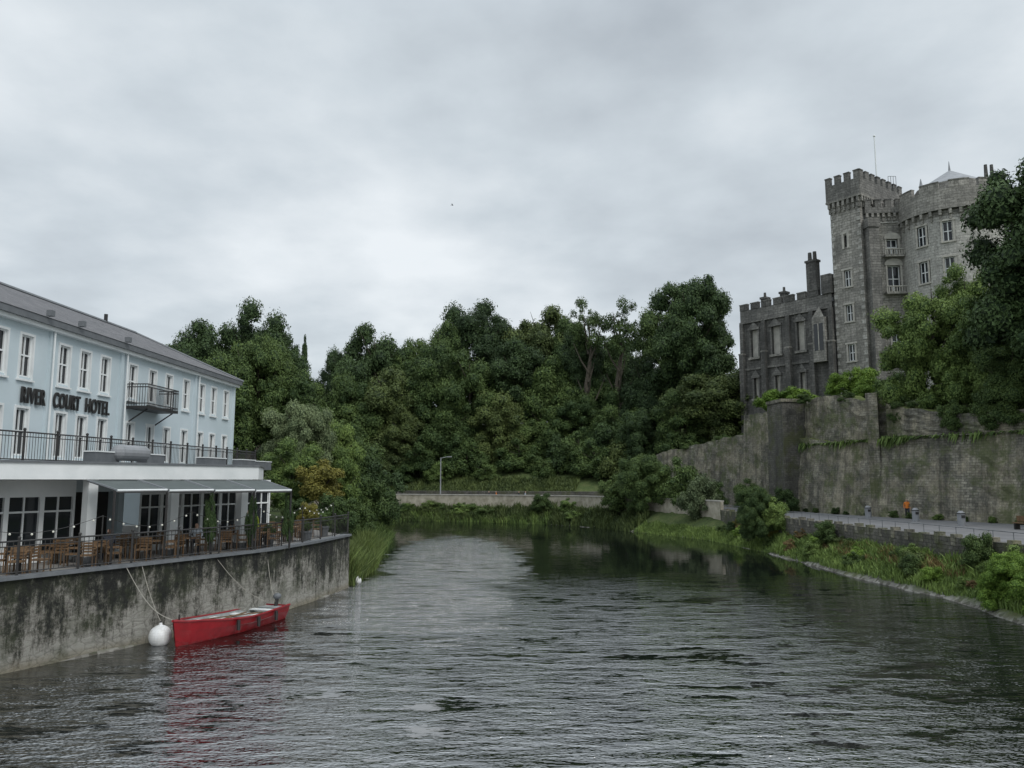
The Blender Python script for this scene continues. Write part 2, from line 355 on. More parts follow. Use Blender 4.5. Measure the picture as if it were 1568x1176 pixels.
def make_trunk(h,r,spread,name='trunk'):
    b=B(name); rr=random.Random(int(h*100))
    pts=[(0,0,-.3,r*1.25),(.02*h,.01*h,.2*h,r*.9),(-.02*h,.02*h,.5*h,r*.7),(.02*h,0,.75*h,r*.5),(0,0,h,r*.15)]
    for p,q in zip(pts,pts[1:]): b.tube(p[:3],q[:3],p[3],q[3],M['bark'])
    for k in range(8):
        a=k*2.4; z0=h*(.32+.07*k); p=(0,0,z0); e=(math.cos(a)*spread*.62,math.sin(a)*spread*.62,z0+h*.18+rr.random()*h*.1)
        mid=tuple((p[i]+e[i])/2+(0,0,-.02*h)[i] for i in range(3))
        b.tube(p,mid,r*.38,r*.25,M['bark'],6); b.tube(mid,e,r*.25,r*.06,M['bark'],6)
    return b
tc=0
def tree(name,x,y,top,rx,ch,col,var,trunk=True,parent=None,gz=None):
    global tc; tc+=1
    z=float(H(x,y)) if gz is None else gz
    e=empty(name,(x,y,z)) if parent is None else parent
    off=(0,0,0) if parent is None else (x,y,z)
    c=bpy.data.objects.new('crown',CR[var]); COL.objects.link(c); c.parent=e
    c.location=(off[0],off[1],off[2]+top-z-ch/2); c.scale=(rx,rx*(.9+.2*random.random()),ch/2); c.rotation_euler=(0,0,tc*2.399)
    c.material_slots[0].link='OBJECT'; c.material_slots[0].material=L[col]
    if trunk:
        o=make_trunk(max(1,(top-z)*.82),max(.12,(top-z)*.018),rx).make(e); o.location=off
    return e
wood=empty('woodland')
def TW(x,y,top,rx,ch,col,var,k=1.0): tree('w',x*k,y*k,6+(top-6)*k,rx*k,ch*k,col,var,True,wood)
K=1.12
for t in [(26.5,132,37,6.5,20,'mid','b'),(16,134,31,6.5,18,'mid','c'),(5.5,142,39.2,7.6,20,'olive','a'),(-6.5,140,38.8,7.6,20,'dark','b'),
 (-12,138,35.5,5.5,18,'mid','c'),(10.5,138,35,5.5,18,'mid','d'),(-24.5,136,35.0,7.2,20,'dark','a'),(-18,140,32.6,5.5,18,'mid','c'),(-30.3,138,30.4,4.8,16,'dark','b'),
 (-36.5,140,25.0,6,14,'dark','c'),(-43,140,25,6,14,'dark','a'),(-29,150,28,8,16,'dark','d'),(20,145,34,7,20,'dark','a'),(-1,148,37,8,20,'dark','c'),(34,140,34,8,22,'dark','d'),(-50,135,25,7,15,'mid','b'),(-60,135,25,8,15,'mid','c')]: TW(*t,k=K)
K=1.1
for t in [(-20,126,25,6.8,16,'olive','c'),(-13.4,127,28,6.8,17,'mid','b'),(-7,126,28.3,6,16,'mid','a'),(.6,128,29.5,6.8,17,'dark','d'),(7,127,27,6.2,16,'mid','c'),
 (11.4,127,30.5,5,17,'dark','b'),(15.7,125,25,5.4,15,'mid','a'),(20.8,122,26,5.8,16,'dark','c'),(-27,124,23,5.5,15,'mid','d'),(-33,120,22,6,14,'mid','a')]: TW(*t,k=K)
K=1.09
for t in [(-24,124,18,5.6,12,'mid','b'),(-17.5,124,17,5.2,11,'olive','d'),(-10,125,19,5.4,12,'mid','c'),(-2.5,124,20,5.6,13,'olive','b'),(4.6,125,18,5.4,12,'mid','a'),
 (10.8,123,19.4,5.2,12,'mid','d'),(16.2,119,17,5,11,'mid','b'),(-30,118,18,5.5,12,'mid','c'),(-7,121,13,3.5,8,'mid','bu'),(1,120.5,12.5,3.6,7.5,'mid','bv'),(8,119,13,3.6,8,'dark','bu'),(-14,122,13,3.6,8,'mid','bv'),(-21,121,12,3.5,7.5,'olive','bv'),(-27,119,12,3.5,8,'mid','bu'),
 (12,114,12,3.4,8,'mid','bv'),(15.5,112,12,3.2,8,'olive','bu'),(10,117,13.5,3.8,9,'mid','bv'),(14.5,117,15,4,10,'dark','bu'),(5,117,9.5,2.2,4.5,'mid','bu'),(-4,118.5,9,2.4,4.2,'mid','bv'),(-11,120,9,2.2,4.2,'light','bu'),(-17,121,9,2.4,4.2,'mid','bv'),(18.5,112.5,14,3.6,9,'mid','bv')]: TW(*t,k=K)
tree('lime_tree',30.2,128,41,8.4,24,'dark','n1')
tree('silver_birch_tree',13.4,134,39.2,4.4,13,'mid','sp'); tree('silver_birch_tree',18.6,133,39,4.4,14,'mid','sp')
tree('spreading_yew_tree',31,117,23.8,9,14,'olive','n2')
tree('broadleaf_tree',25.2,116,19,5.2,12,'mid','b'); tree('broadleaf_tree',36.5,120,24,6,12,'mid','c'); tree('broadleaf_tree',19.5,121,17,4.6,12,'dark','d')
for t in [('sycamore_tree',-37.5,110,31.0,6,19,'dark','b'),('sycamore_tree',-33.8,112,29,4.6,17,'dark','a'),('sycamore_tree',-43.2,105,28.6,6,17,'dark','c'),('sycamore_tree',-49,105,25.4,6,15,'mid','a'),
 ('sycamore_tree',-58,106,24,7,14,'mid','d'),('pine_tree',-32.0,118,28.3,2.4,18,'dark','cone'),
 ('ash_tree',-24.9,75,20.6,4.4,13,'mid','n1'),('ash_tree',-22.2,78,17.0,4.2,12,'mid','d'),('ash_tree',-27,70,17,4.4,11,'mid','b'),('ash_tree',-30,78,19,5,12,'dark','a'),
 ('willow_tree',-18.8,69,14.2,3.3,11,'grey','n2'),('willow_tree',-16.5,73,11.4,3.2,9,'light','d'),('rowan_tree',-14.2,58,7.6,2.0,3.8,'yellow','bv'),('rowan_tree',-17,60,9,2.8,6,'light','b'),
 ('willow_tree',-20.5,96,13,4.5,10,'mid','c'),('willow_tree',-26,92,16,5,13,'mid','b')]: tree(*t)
for t in [(-16.4,94,8.2,3.5,8,'dark','bv'),(-13.9,84,5.5,2.2,5,'mid','bu'),(-12.8,64,4.6,1.7,4,'mid','bv'),(-14.5,76,6.5,2.5,6,'mid','bu'),(-12.6,56,5.0,1.5,3.5,'mid','bu'),(-19,105,7,3.5,7,'mid','bu'),
 (16.3,95.5,10.3,4,9.6,'mid','n2'),(19.8,92,8.8,3,7.8,'mid','bv'),(20.6,86,6.6,2.4,5.6,'grey','bu'),(13.2,100,6.8,2.6,5.6,'mid','bv'),(23.4,92,5.8,1.8,3.6,'mid','bu'),
 (20.9,67.5,5.7,2.0,5.4,'mid','n1'),(22.3,66.5,4.6,1.4,3.4,'light','bv'),
 (22.9,36.3,2.9,1.7,3.5,'bright','n1'),(23.4,33.5,3.1,2.2,4.0,'bright','n2'),(24.1,40.8,3.3,1.0,2.4,'mid','bu'),(25.2,30,3.0,2.2,3.6,'bright','bv'),(24.4,38.2,2.9,1.3,2.6,'light','bv'),
 (4,109,4.2,1.6,3,'mid','bu'),(7.5,107,3.6,1.3,2.4,'light','bv'),(22.8,57,3.1,.9,1.9,'mid','bu'),(26.5,88,6.2,1.9,4.2,'mid','bv'),(29.0,83,5.2,1.4,3.0,'mid','bu')]: tree('riverside_shrub',*t,trunk=False)
tree('horse_chestnut_tree',44.3,60,33.2,8.6,21,'dark','n1'); tree('horse_chestnut_tree',45,56,22,7.4,13,'mid','n2')
tree('maple_tree',39.8,72,25.2,5.0,14.5,'light','n2'); tree('maple_tree',42.0,67,22.6,4.4,12.5,'light','n1'); tree('maple_tree',41.0,63,17.5,3.8,8.5,'mid','n1'); tree('maple_tree',44.2,74,26.6,3.2,9,'light','b')
for t in [(31.6,93.5,17.0,2.2,3.2,'bright'),(34.5,92.5,17.1,2.2,3.2,'bright'),(36.4,85.5,18.0,1.7,3.4,'bright'),(38.6,84,18.4,1.9,3.8,'bright'),(40,80,17,2.4,4.5,'light'),(36.8,81,16,1.5,2.6,'bright')]:
    tree('clipped_hedge',t[0],t[1],t[2],t[3],t[4],t[5],'bu',trunk=False)
for t in [(37.4,66.5,13,1.4,3.4),(40.1,61.5,13.2,1.7,4.2),(35.8,72,13.8,1.3,3),(41.4,56,13,1.8,4.0),(42.7,50,12.8,2.2,4),(38.9,64,12.6,1.0,2.6),(33.8,79,15.2,1.0,1.8),(31.3,84,15.6,1.0,1.6),(27.0,101,12,1.2,1.8),(24,107,11.5,1.3,2)]: tree('rampart_ivy',t[0]+.6,t[1],t[2],t[3],t[4],'mid','bv',trunk=False)

def blades(name,line,width,n,hh,w,mat,seed=1,lean=.25):
    r=np.random.default_rng(seed); P=np.array(line,float); seg=np.linalg.norm(np.diff(P,axis=0),axis=1); cum=np.r_[0,np.cumsum(seg)]
    s=r.random(n)*cum[-1]; k=np.clip(np.searchsorted(cum,s)-1,0,len(seg)-1); f=(s-cum[k])/seg[k]
    q=P[k]+(P[k+1]-P[k])*f[:,None]; dd=(P[k+1]-P[k])/seg[k][:,None]; nn=np.stack([-dd[:,1],dd[:,0]],1)
    off=(r.random(n)-.5); q=q+nn*(off*width)[:,None]
    cl=.5+.5*np.sin(s*1.3+np.sin(s*.53)*3+off*4)*np.sin(s*.47+1)
    z=H(q[:,0],q[:,1]); h=(hh[0]+(hh[1]-hh[0])*r.random(n))*(.5+.5*cl)
    a=r.random(n)*6.283; c=np.stack([np.cos(a),np.sin(a)],1)*w/2; ln=r.normal(size=(n,2))*lean
    b0=np.c_[q-c,z-.1]; b1=np.c_[q+c,z-.1]; m0=np.c_[q+c*.8+ln*h[:,None]*.3,z+h*.6]; m1=np.c_[q-c*.8+ln*h[:,None]*.3,z+h*.6]; t=np.c_[q+ln*h[:,None],z+h]
    V=np.stack([b0,b1,m0,m1,t],1).reshape(-1,3); o=np.arange(n)*5
    Fs=np.stack([o,o+1,o+2,o+3],1).tolist()+np.stack([o+3,o+2,o+4],1).tolist()
    me=bpy.data.meshes.new(name); me.from_pydata(V.tolist(),[],Fs); at=me.attributes.new('tint','FLOAT','POINT'); at.data.foreach_set('value',np.repeat(np.clip(.05+.6*r.random(n)+.35*cl,0,1),5))
    me.materials.append(L[mat]); ob_=bpy.data.objects.new(name,me); COL.objects.link(ob_); return ob_
blades('reed_bed',[(-9.7,45.2),(-9.9,54),(-11.0,62)],1.3,9000,(1.2,2.3),.06,'olive',1)
blades('reed_bed',[(-9.5,45.4),(-9.7,54),(-10.8,62)],.9,3000,(.8,2.2),.06,'light',11)
blades('reed_bed',[(-11.2,62),(-12,70),(-14,86),(-21,104)],2.0,9000,(.8,1.6),.09,'mid',2)
blades('reed_bed',[(-45,130),(-18.5,120.2),(-3.2,113),(5.6,108),(11.8,100),(15,92.5)],3.0,24000,(.3,1.5),.13,'olive',3)
blades('reed_bed',[(-40,127.6),(-18.5,119.4),(-3.2,112),(5.2,107)],1.5,8000,(.3,1.3),.13,'light',4)
blades('bank_grass',[(14.9,92),(20.5,79),(21.9,66),(22.3,49),(23.2,39),(22.4,32)],1.7,22000,(.15,.6),.07,'light',5)
blades('bank_grass',[(23.2,79),(22.6,66),(23.0,49),(24,40)],1.3,9000,(.3,.9),.08,'light',6)
blades('bank_grass',[(22.8,58),(22.9,49),(23.7,41)],1.0,3600,(.3,.8),.08,'rust',7)
blades('hillside_grass',[(-60,145),(-20,131),(-3,125.5),(10,121)],6,26000,(.3,1.1),.2,'olive',9)
rr=random.Random(5)
for i in range(42):
    t=i/42; y=38+42*t+rr.uniform(-1,1); x=float(np.interp(y,[38,49,66,79],[23.6,23.0,22.4,21.9]))+rr.uniform(-.9,.7); s=rr.uniform(.3,.95)
    z=float(H(x,y)); tree('bank_weeds',x,y,z+s*1.2,s,s*1.6,rr.choice(['yellow','light','rust','mid','olive','mid','light','bright']),rr.choice(['bu','bv']),trunk=False)
for i in range(22):
    x=rr.uniform(-34,10); s=rr.uniform(.6,1.3); y=float(np.interp(x,[-40,-18.5,-3.2,5,11],[129,121,113.5,108.5,101]))+rr.uniform(-.8,.8)
    z=float(H(x,y)); tree('bank_weeds',x,y,z+s*1.4,s*1.3,s*1.7,rr.choice(['mid','light','olive']),rr.choice(['bu','bv']),trunk=False)
for i in range(16):
    y=52+i*2.4+rr.uniform(-.6,.6); x=float(np.interp(y,[50,61,70,78,87],[41.5,40,36,33.8,32]))-rr.uniform(1.3,1.7); s=rr.uniform(.3,.6)
    tree('wall_foot_weeds',x,y,2.62+s*1.2,s,s*1.5,rr.choice(['mid','light']),'bu',trunk=False,gz=2.62)

# ---------------------------------------------------------------- walls & path
def ring_prism(name,poly,z0,z1,side,top):
    b=B(name); n=len(poly); L_=0
    ar=sum(poly[i][0]*poly[(i+1)%n][1]-poly[(i+1)%n][0]*poly[i][1] for i in range(n))
    if ar<0: poly=poly[::-1]
    for i in range(n):
        p,q=poly[i],poly[(i+1)%n]; l=math.dist(p,q)
        b.quad([(*p,z0),(*q,z0),(*q,z1),(*p,z1)],side,[(L_,z0),(L_+l,z0),(L_+l,z1),(L_,z1)]); L_+=l
    b.quad([(*p,z1) for p in poly],top)
    return b
def strip_prism(b,A,C,z0,z1,side,top):
    for i in range(len(A)-1):
        b.quad([(*A[i],z1),(*C[i],z1),(*C[i+1],z1),(*A[i+1],z1)],top)
        b.quad([(*A[i],z0),(*A[i],z1),(*A[i+1],z1),(*A[i+1],z0)],side)
def resample(line,n):
    P=np.array(line,float); c=np.r_[0,np.cumsum(np.linalg.norm(np.diff(P,axis=0),axis=1))]; s=np.linspace(0,c[-1],n); return [(float(np.interp(t,c,P[:,0])),float(np.interp(t,c,P[:,1]))) for t in s],c[-1]
b=B('riverside_path')
O2=[outer[0],outer[1],outer[2],outer[3],(23.6,58),(23,66),(22.6,74),(22,82),(18.5,92),(14.5,101),(8,109.5)]+outer[9:]
I2=[(49.5,-5),(46.6,20),(42,50),(40.6,61),(36.6,70),(34.4,78),(33,84),(31,93),(29,98),(22,113),(10,117.4),(-3,122),(-20,128),(-45,137.5),(-120,147)]
strip_prism(b,O2[:len(I2)],I2[:len(O2)],.2,2.62,M['rampart2'],M['paving']); b.make()
def offs(line,d):
    out=[]
    for i,p in enumerate(line):
        a=line[max(0,i-1)]; c=line[min(len(line)-1,i+1)]; dx,dy=c[0]-a[0],c[1]-a[1]; l=math.hypot(dx,dy); out.append((p[0]-dy/l*d,p[1]+dx/l*d))
    return out
def linewall(b,line,d0,d1,z0,z1,mat,top=None):
    A=offs(line,d0); C=offs(line,d1); s=0
    for i in range(len(line)-1):
        l=math.dist(line[i],line[i+1])
        uv=[(s,z0),(s+l,z0),(s+l,z1),(s,z1)]
        b.quad([(*A[i],z0),(*A[i+1],z0),(*A[i+1],z1),(*A[i],z1)],mat,uv); b.quad([(*C[i+1],z0),(*C[i],z0),(*C[i],z1),(*C[i+1],z1)],mat,uv)
        b.quad([(*A[i],z1),(*A[i+1],z1),(*C[i+1],z1),(*C[i],z1)],top or mat); s+=l
    for k in (0,-1): b.quad([(*A[k],z0),(*A[k],z1),(*C[k],z1),(*C[k],z0)],mat)
farline,_=resample([(22.0,82),(18.5,92),(14.5,101),(8,109.5),(-3,115.5),(-20,122),(-45,131),(-120,138)],50)
b=B('pale_parapet_wall'); linewall(b,farline,-.18,.18,1.6,3.75,M['parapet']); linewall(b,farline,-.26,.26,3.752,3.87,M['trim'])
b.make()
backl,_=resample([(21,113),(10,117),(-3,121.5),(-20,127.5),(-45,137),(-120,146)],40)
b=B('hillside_retaining_wall'); linewall(b,backl,-.3,1.6,2.0,4.3,M['rampart2']); b.make()
nearl,ln_=resample(O2[:8],60)
b=B('path_edge_wall'); linewall(b,nearl,-.15,.2,1.2,2.85,M['rampart2'])
for i,(x,y) in enumerate(nearl):
    if y>15: b.box(F((x,y),(0,1)),-.22,.22,-.22,.22,2.4,3.0+.08*math.sin(i*2.1),M['rampart'])
b.make()
b=B('path_handrail')
for i in range(len(nearl)-1):
    p,q=nearl[i],nearl[i+1]
    if p[1]>15: b.tube((*p,3.4),(*q,3.4),.022,.022,M['grey'],5); b.tube((*p,2.9),(*p,3.42),.02,.02,M['grey'],5)
b.make()

wl,_=resample(inner[:8],130)
def rampart(name,line,topf,batter,mat,off=0,z0=2.4,thick=2.6,seed=0,top=None):
    b=B(name); s=0; r=np.random.default_rng(seed); n=len(line); nz=12
    grid=[]; nr=offs(line,1.0)
    for i,p in enumerate(line):
        nxv=(nr[i][0]-p[0],nr[i][1]-p[1]); colm=[]; zt=topf(*p)+r.normal()*.07
        for k in range(nz+1):
            t=k/nz; z=z0+(zt-z0)*t; d=off+batter*(1-t)+r.normal()*.05
            colm.append((p[0]+nxv[0]*d,p[1]+nxv[1]*d,z))
        colm.append((p[0]-nxv[0]*thick,p[1]-nxv[1]*thick,zt))
        grid.append((colm,s)); 
        if i<n-1: s+=math.dist(p,line[i+1])
    for i in range(n-1):
        for k in range(nz+1):
            q=[grid[i][0][k],grid[i+1][0][k],grid[i+1][0][k+1],grid[i][0][k+1]]
            s0,s1=grid[i][1],grid[i+1][1]
            b.quad(q,(top or mat) if k==nz else mat,[(s0,q[0][2]),(s1,q[1][2]),(s1,q[2][2]),(s0,q[3][2])] if k<nz else None)
    b.quad([c for c in grid[0][0]],mat); b.quad([c for c in grid[-1][0]],mat)
    return b
castle_wall=empty('castle_rampart_wall')
moss=simple('moss_turf',(.15,.18,.04),(.08,.095,.03),.95,2)
lowl=[p for p in wl if p[1]<86.5]
rampart('lower_wall',lowl,lambda x,y:9.7 if y<78 else 9.7+(y-78)*.12,.9,M['rampart'],off=.45,top=moss,seed=1).make(castle_wall)
rampart('upper_wall',lowl,lambda x,y: 11.6+max(0,min(1,(y-66)/14))*3.2,.15,M['rampart'],off=-.25,z0=9.2,seed=2,top=moss).make(castle_wall)
b=B('coping'); cl=offs(lowl,.28); linewall(b,cl,-.3,.3,9.72,9.86,M['rampart'],moss) 
b.make(castle_wall)
r_=np.random.default_rng(4); V=[];Fs=[];T=[]
for p in offs(lowl,.52):
    dens=int(70*max(0,math.sin(p[1]*.37)+.35)+24)
    for k in range(dens):
        x=p[0]+r_.normal()*.12; y=p[1]+r_.uniform(-.7,.7); a=r_.random()*6.28; z=9.84; h=r_.uniform(-.7,.25)*(1+.6*math.sin(y*.9))
        o=len(V); V+=[(x-.10*math.cos(a),y-.10*math.sin(a),z),(x+.10*math.cos(a),y+.10*math.sin(a),z),(x-(.28 if h<0 else 0),y+r_.normal()*.05,z+h)]; Fs.append((o,o+1,o+2)); T+=[r_.random()]*3
me=bpy.data.meshes.new('ledge_plants'); me.from_pydata(V,[],Fs); at=me.attributes.new('tint','FLOAT','POINT'); at.data.foreach_set('value',T); me.materials.append(L['light']); o=bpy.data.objects.new('ledge_plants',me); COL.objects.link(o); o.parent=castle_wall
leftl=[p for p in wl if p[1]>=86.0]
rampart('far_wall',[p for p in leftl if p[1]<96]+[(28.8,96)],lambda x,y:14.6 if y<90 else 14.0,.6,M['rampart'],seed=3,z0=2.4).make(castle_wall)
ll,_=resample([(28.9,95.8),(28,98),(21,113)],24)
rampart('stepped_wall',ll,lambda x,y:11.7-(y-96)*.115,.6,M['rampart'],seed=4).make(castle_wall)
b=B('buttress'); fr=F((29.6,86.6),(.93,.1))
for (a0,a1,b0,z0,z1) in ((0,3.2,1.5,2.4,9.0),(.15,3.1,1.3,9.0,14.6),(.0,3.25,1.45,14.6,14.95)): b.box(fr,a0,a1,-2.5,b0,z0,z1,M['rampart'] if z0>14 else M['rampart2'])
b.box(F((36.6,72.6),(.86,-.5)),-1.2,-.2,-2,.75,2.4,12.6,M['rampart']); b.box(F((36.6,72.6),(.86,-.5)),-2.9,-1.9,-2,1.0,2.4,14.2,M['rampart'])
b.make(castle_wall)

# ---------------------------------------------------------------- castle
castle=empty('castle',(48,98,15))
def cb(b):
    o=b.make(); o.parent=castle; o.matrix_parent_inverse=Matrix.Translation((-48,-98,-15)); return o
def crenel(b,fr,a0,a1,bt,z,mh,mw,gw,th,mat,cap=None):
    L_=a1-a0; n=max(2,round((L_+gw)/(mw+gw))); w=(L_-gw*(n-1))/n
    for i in range(n):
        s=a0+i*(w+gw); b.box(fr,s,s+w,bt-th,bt,z,z+mh,mat); b.box(fr,s-.05,s+w+.05,bt-th-.05,bt+.05,z+mh+.003,z+mh+.14,cap or M['castle_dark'])
def corbels(b,fr,a0,a1,bt,z,h,d,sp,mat):
    n=int((a1-a0)/sp); 
    for i in range(n+1):
        s=a0+(a1-a0-.3)*i/n; b.box(fr,s,s+.3,bt-.02,bt+d,z+h*.5,z+h,mat); b.box(fr,s+.03,s+.27,bt-.02,bt+d*.55,z,z+h*.5,mat)
def cwin(b,fr,ac,z0,z1,w,bt,depth=.35):
    t=.22
    b.box(fr,ac-w/2-t,ac-w/2,bt,bt+.07,z0,z1,M['trim']); b.box(fr,ac+w/2,ac+w/2+t,bt,bt+.07,z0,z1,M['trim'])
    b.box(fr,ac-w/2-t-.1,ac+w/2+t+.1,bt,bt+.14,z1,z1+.24,M['trim']); b.box(fr,ac-w/2-t-.05,ac+w/2+t+.05,bt,bt+.16,z0-.2,z0,M['trim'])
    d=bt-depth+.02
    b.box(fr,ac-.06,ac+.06,d,d+.08,z0,z1,M['white']); 
    for k in (0,.5,1): 
        zz=z0+(z1-z0-.1)*k; b.box(fr,ac-w/2,ac+w/2,d,d+.085,zz,zz+.1,M['white'])
    b.box(fr,ac-w/2,ac-w/2+.1,d,d+.082,z0,z1,M['white']); b.box(fr,ac+w/2-.1,ac+w/2,d,d+.082,z0,z1,M['white'])
b=B('square_tower')
ft=F((42.6,100),(.6,-.8)); LW=4.1
wz=[(21.2,23.4),(26.4,28.6),(31.0,33.2)]; ac=1.95
b.wall(ft,0,LW,12,42.6,[(ac-.45,ac+.45,a,c) for a,c in wz]+[(ac-.2,ac+.2,36.3,37.9)],M['castle'],0,.35)
for a,c in wz: cwin(b,ft,ac,a,c,.9,0)
b.box(ft,ac-.5,ac-.2,0,.1,36.1,38.1,M['trim']); b.box(ft,ac+.2,ac+.5,0,.1,36.1,38.1,M['trim']); b.box(ft,ac-.5,ac+.5,0,.12,38.1,38.35,M['trim'])
fr2=F(ft.p(LW,0,0)[:2],(.8,.6)); LR=10.4
b.wall(fr2,0,LR,12,42.6,[],M['castle'])
b.wall(F(fr2.p(LR,0,0)[:2],(-.6,.8)),0,LW,12,42.6,[],M['castle'])
fr4=F((42.6+.8*LR,100+.6*LR),(-.8,-.6)); b.wall(fr4,0,LR,12,42.6,[],M['castle'])
for z in range(30): 
    w=.5 if z%2 else .3; b.box(ft,0,w,.0,.05,13+z*.98,13.5+z*.98,M['castle_round']); b.box(ft,LW-w,LW,.0,.05,13+z*.98,13.5+z*.98,M['castle_round'])
for fr_,l in ((ft,LW),(fr2,LR)):
    b.box(fr_,-.35,l+.35,-.5,.45,42.6,42.85,M['castle']); b.box(fr_,-.3,l+.3,-.4,.4,42.853,45.0,M['castle_mid'])
    corbels(b,fr_,-.1,l+.1,0,41.2,1.4,.42,.62,M['castle']); crenel(b,fr_,-.3,l+.3,.4,45.0,1.0,.85,.6,.5,M['castle_mid'])
b.box(fr4,0,LR,-1,.3,42.6,45,M['castle_mid']); b.box(ft,0,LW,-LR,-.1,42.7,43.2,M['lead'])
cb(b)
b=B('flagpole'); b.tube((48.9,99.6,43),(48.9,99.6,52),.11,.07,M['white']); b.sphere((48.9,99.6,52.1),.16,M['white']); 
for i in range(4): b.tube((51.4+.35*i,101.5,45.5),(51.4+.35*i,101.5,47.2),.04,.04,M['lead'],5)
b.tube((51.4,101.5,47.2),(52.45,101.5,47.2),.04,.04,M['lead'],5)
cb(b)
b=B('link_block'); fl=F((45.9,97.2),(1,-.08)); LL=5.8
ops=[(2.5,3.9,34.9,36.9),(2.4,4.0,30.0,33.4),(2.5,3.9,22.2,24.9),(1.0,1.5,36.5,38)]
b.wall(fl,0,LL,12,40.3,ops,M['castle'],0,.5)
for a0,a1,z0,z1 in ops[:3]:
    c=(a0+a1)/2; w=a1-a0; cwin(b,fl,c,z0,z1,w,0,.5)
    for k in range(8):
        t0=math.pi*k/8; t1=math.pi*(k+1)/8; r=w/2+.3
        P=[(c+r*math.cos(t),z1+.24+.6*r*math.sin(t)) for t in (t0,t1)]
        b.quad([fl.p(P[0][0],.12,P[0][1]),fl.p(P[1][0],.12,P[1][1]),fl.p(c,.12,z1+.24)],M['trim'])
    b.box(fl,a0-.5,a1+.5,0,.75,z0-.5,z0-.25,M['castle'])
    for k in range(9): 
        s=a0-.45+(w+.9)*k/8; b.box(fl,s-.05,s+.05,.6,.7,z0-.25,z0+.45,M['trim'])
    b.box(fl,a0-.5,a1+.5,.55,.75,z0+.45,z0+.58,M['trim'])
for z in (19.5,26.5,39.0): b.box(fl,0,LL,0,.12,z,z+.2,M['castle_round'])
corbels(b,fl,0,LL,0,39.3,1.0,.4,.7,M['castle']); b.box(fl,-.1,LL,-.6,.42,40.3,41.1,M['castle_mid']); crenel(b,fl,-.1,LL,.42,41.1,.9,.8,.55,.5,M['castle_mid'])
b.box(fl,0,LL,-6,-.01,38,40.2,M['lead'])
n=4
for k in range(n):
    t0=2*math.pi*k/n+.85; t1=2*math.pi*(k+1)/n+.85
    for r,z0,z1,mt in ((.95,12,38.2,M['castle_mid']),(1.15,38.2,39.4,M['castle_mid'])):
        P=[(46.3+r*math.cos(t),96.6+r*math.sin(t)) for t in (t0,t1)]
        b.quad([(*P[0],z0),(*P[1],z0),(*P[1],z1),(*P[0],z1)],mt)
b.quad([(46.3+1.15*math.cos(2*math.pi*k/n+.85),96.6+1.15*math.sin(2*math.pi*k/n+.85),39.4) for k in range(n)],M['lead'])
cb(b)
b=B('round_tower'); C0=(56.3,96); RR=6.0; n=72
wins=[(207,30.1,32.8),(207,34.8,37.3),(236,30.1,32.8),(236,34.8,37.3),(207,22.5,25.0)]
zs=[12,22.5,25.0,30.1,32.8,34.8,37.3,38.0]
for i in range(n):
    a0,a1=360*i/n,360*(i+1)/n; A0,A1=R(a0),R(a1)
    for z0,z1 in zip(zs,zs[1:]):
        isw=any(w[1]<=z0 and z1<=w[2] and abs((a0+a1)/2-w[0])<6 for w in wins); r=RR-.35 if isw else RR
        q=[(C0[0]+r*math.cos(A0),C0[1]+r*math.sin(A0),z0),(C0[0]+r*math.cos(A1),C0[1]+r*math.sin(A1),z0),(C0[0]+r*math.cos(A1),C0[1]+r*math.sin(A1),z1),(C0[0]+r*math.cos(A0),C0[1]+r*math.sin(A0),z1)]
        b.quad(q,M['glass'] if isw else M['castle_round'],[(RR*A0,z0),(RR*A1,z0),(RR*A1,z1),(RR*A0,z1)])
    for r0,r1,z0,z1,mt in ((RR+.35,RR+.35,39.0,41.3,M['castle']),(RR+.45,RR+.45,38.75,39.0,M['castle']),(RR+.45,RR+.35,39.0,39.001,M['castle']),(RR,RR+.45,38.7,38.75,M['castle_dark']),(RR,RR,38,38.75,M['castle']),(RR+.35,RR-.2,41.3,41.301,M['lead'])):
        b.quad([(C0[0]+r0*math.cos(A0),C0[1]+r0*math.sin(A0),z0),(C0[0]+r0*math.cos(A1),C0[1]+r0*math.sin(A1),z0),(C0[0]+r1*math.cos(A1),C0[1]+r1*math.sin(A1),z1),(C0[0]+r1*math.cos(A0),C0[1]+r1*math.sin(A0),z1)],mt,[(RR*A0,z0),(RR*A1,z0),(RR*A1,z1),(RR*A0,z1)])
    if i%6<4:
        t=R((a0+a1)/2); f_=F((C0[0]+(RR+.36)*math.cos(t),C0[1]+(RR+.36)*math.sin(t)),(-math.sin(t),math.cos(t)))
        b.box(f_,-.29,.29,-.45,0,41.3,42.2,M['castle']); b.box(f_,-.31,.31,-.5,.05,42.203,42.33,M['castle_mid'])
    if i%2==0:
        t=R(a0); f_=F((C0[0]+RR*math.cos(t),C0[1]+RR*math.sin(t)),(-math.sin(t),math.cos(t)))
        b.box(f_,-.16,.16,-.1,.42,38.1,38.74,M['castle']); b.box(f_,-.13,.13,-.1,.22,37.5,38.1,M['castle'])
for (t,z0,z1) in wins:
    t=R(t); f_=F((C0[0]+RR*math.cos(t),C0[1]+RR*math.sin(t)),(-math.sin(t),math.cos(t))); cwin(b,f_,0,z0,z1,1.1,-.02,.3)
rc=(57.2,97)
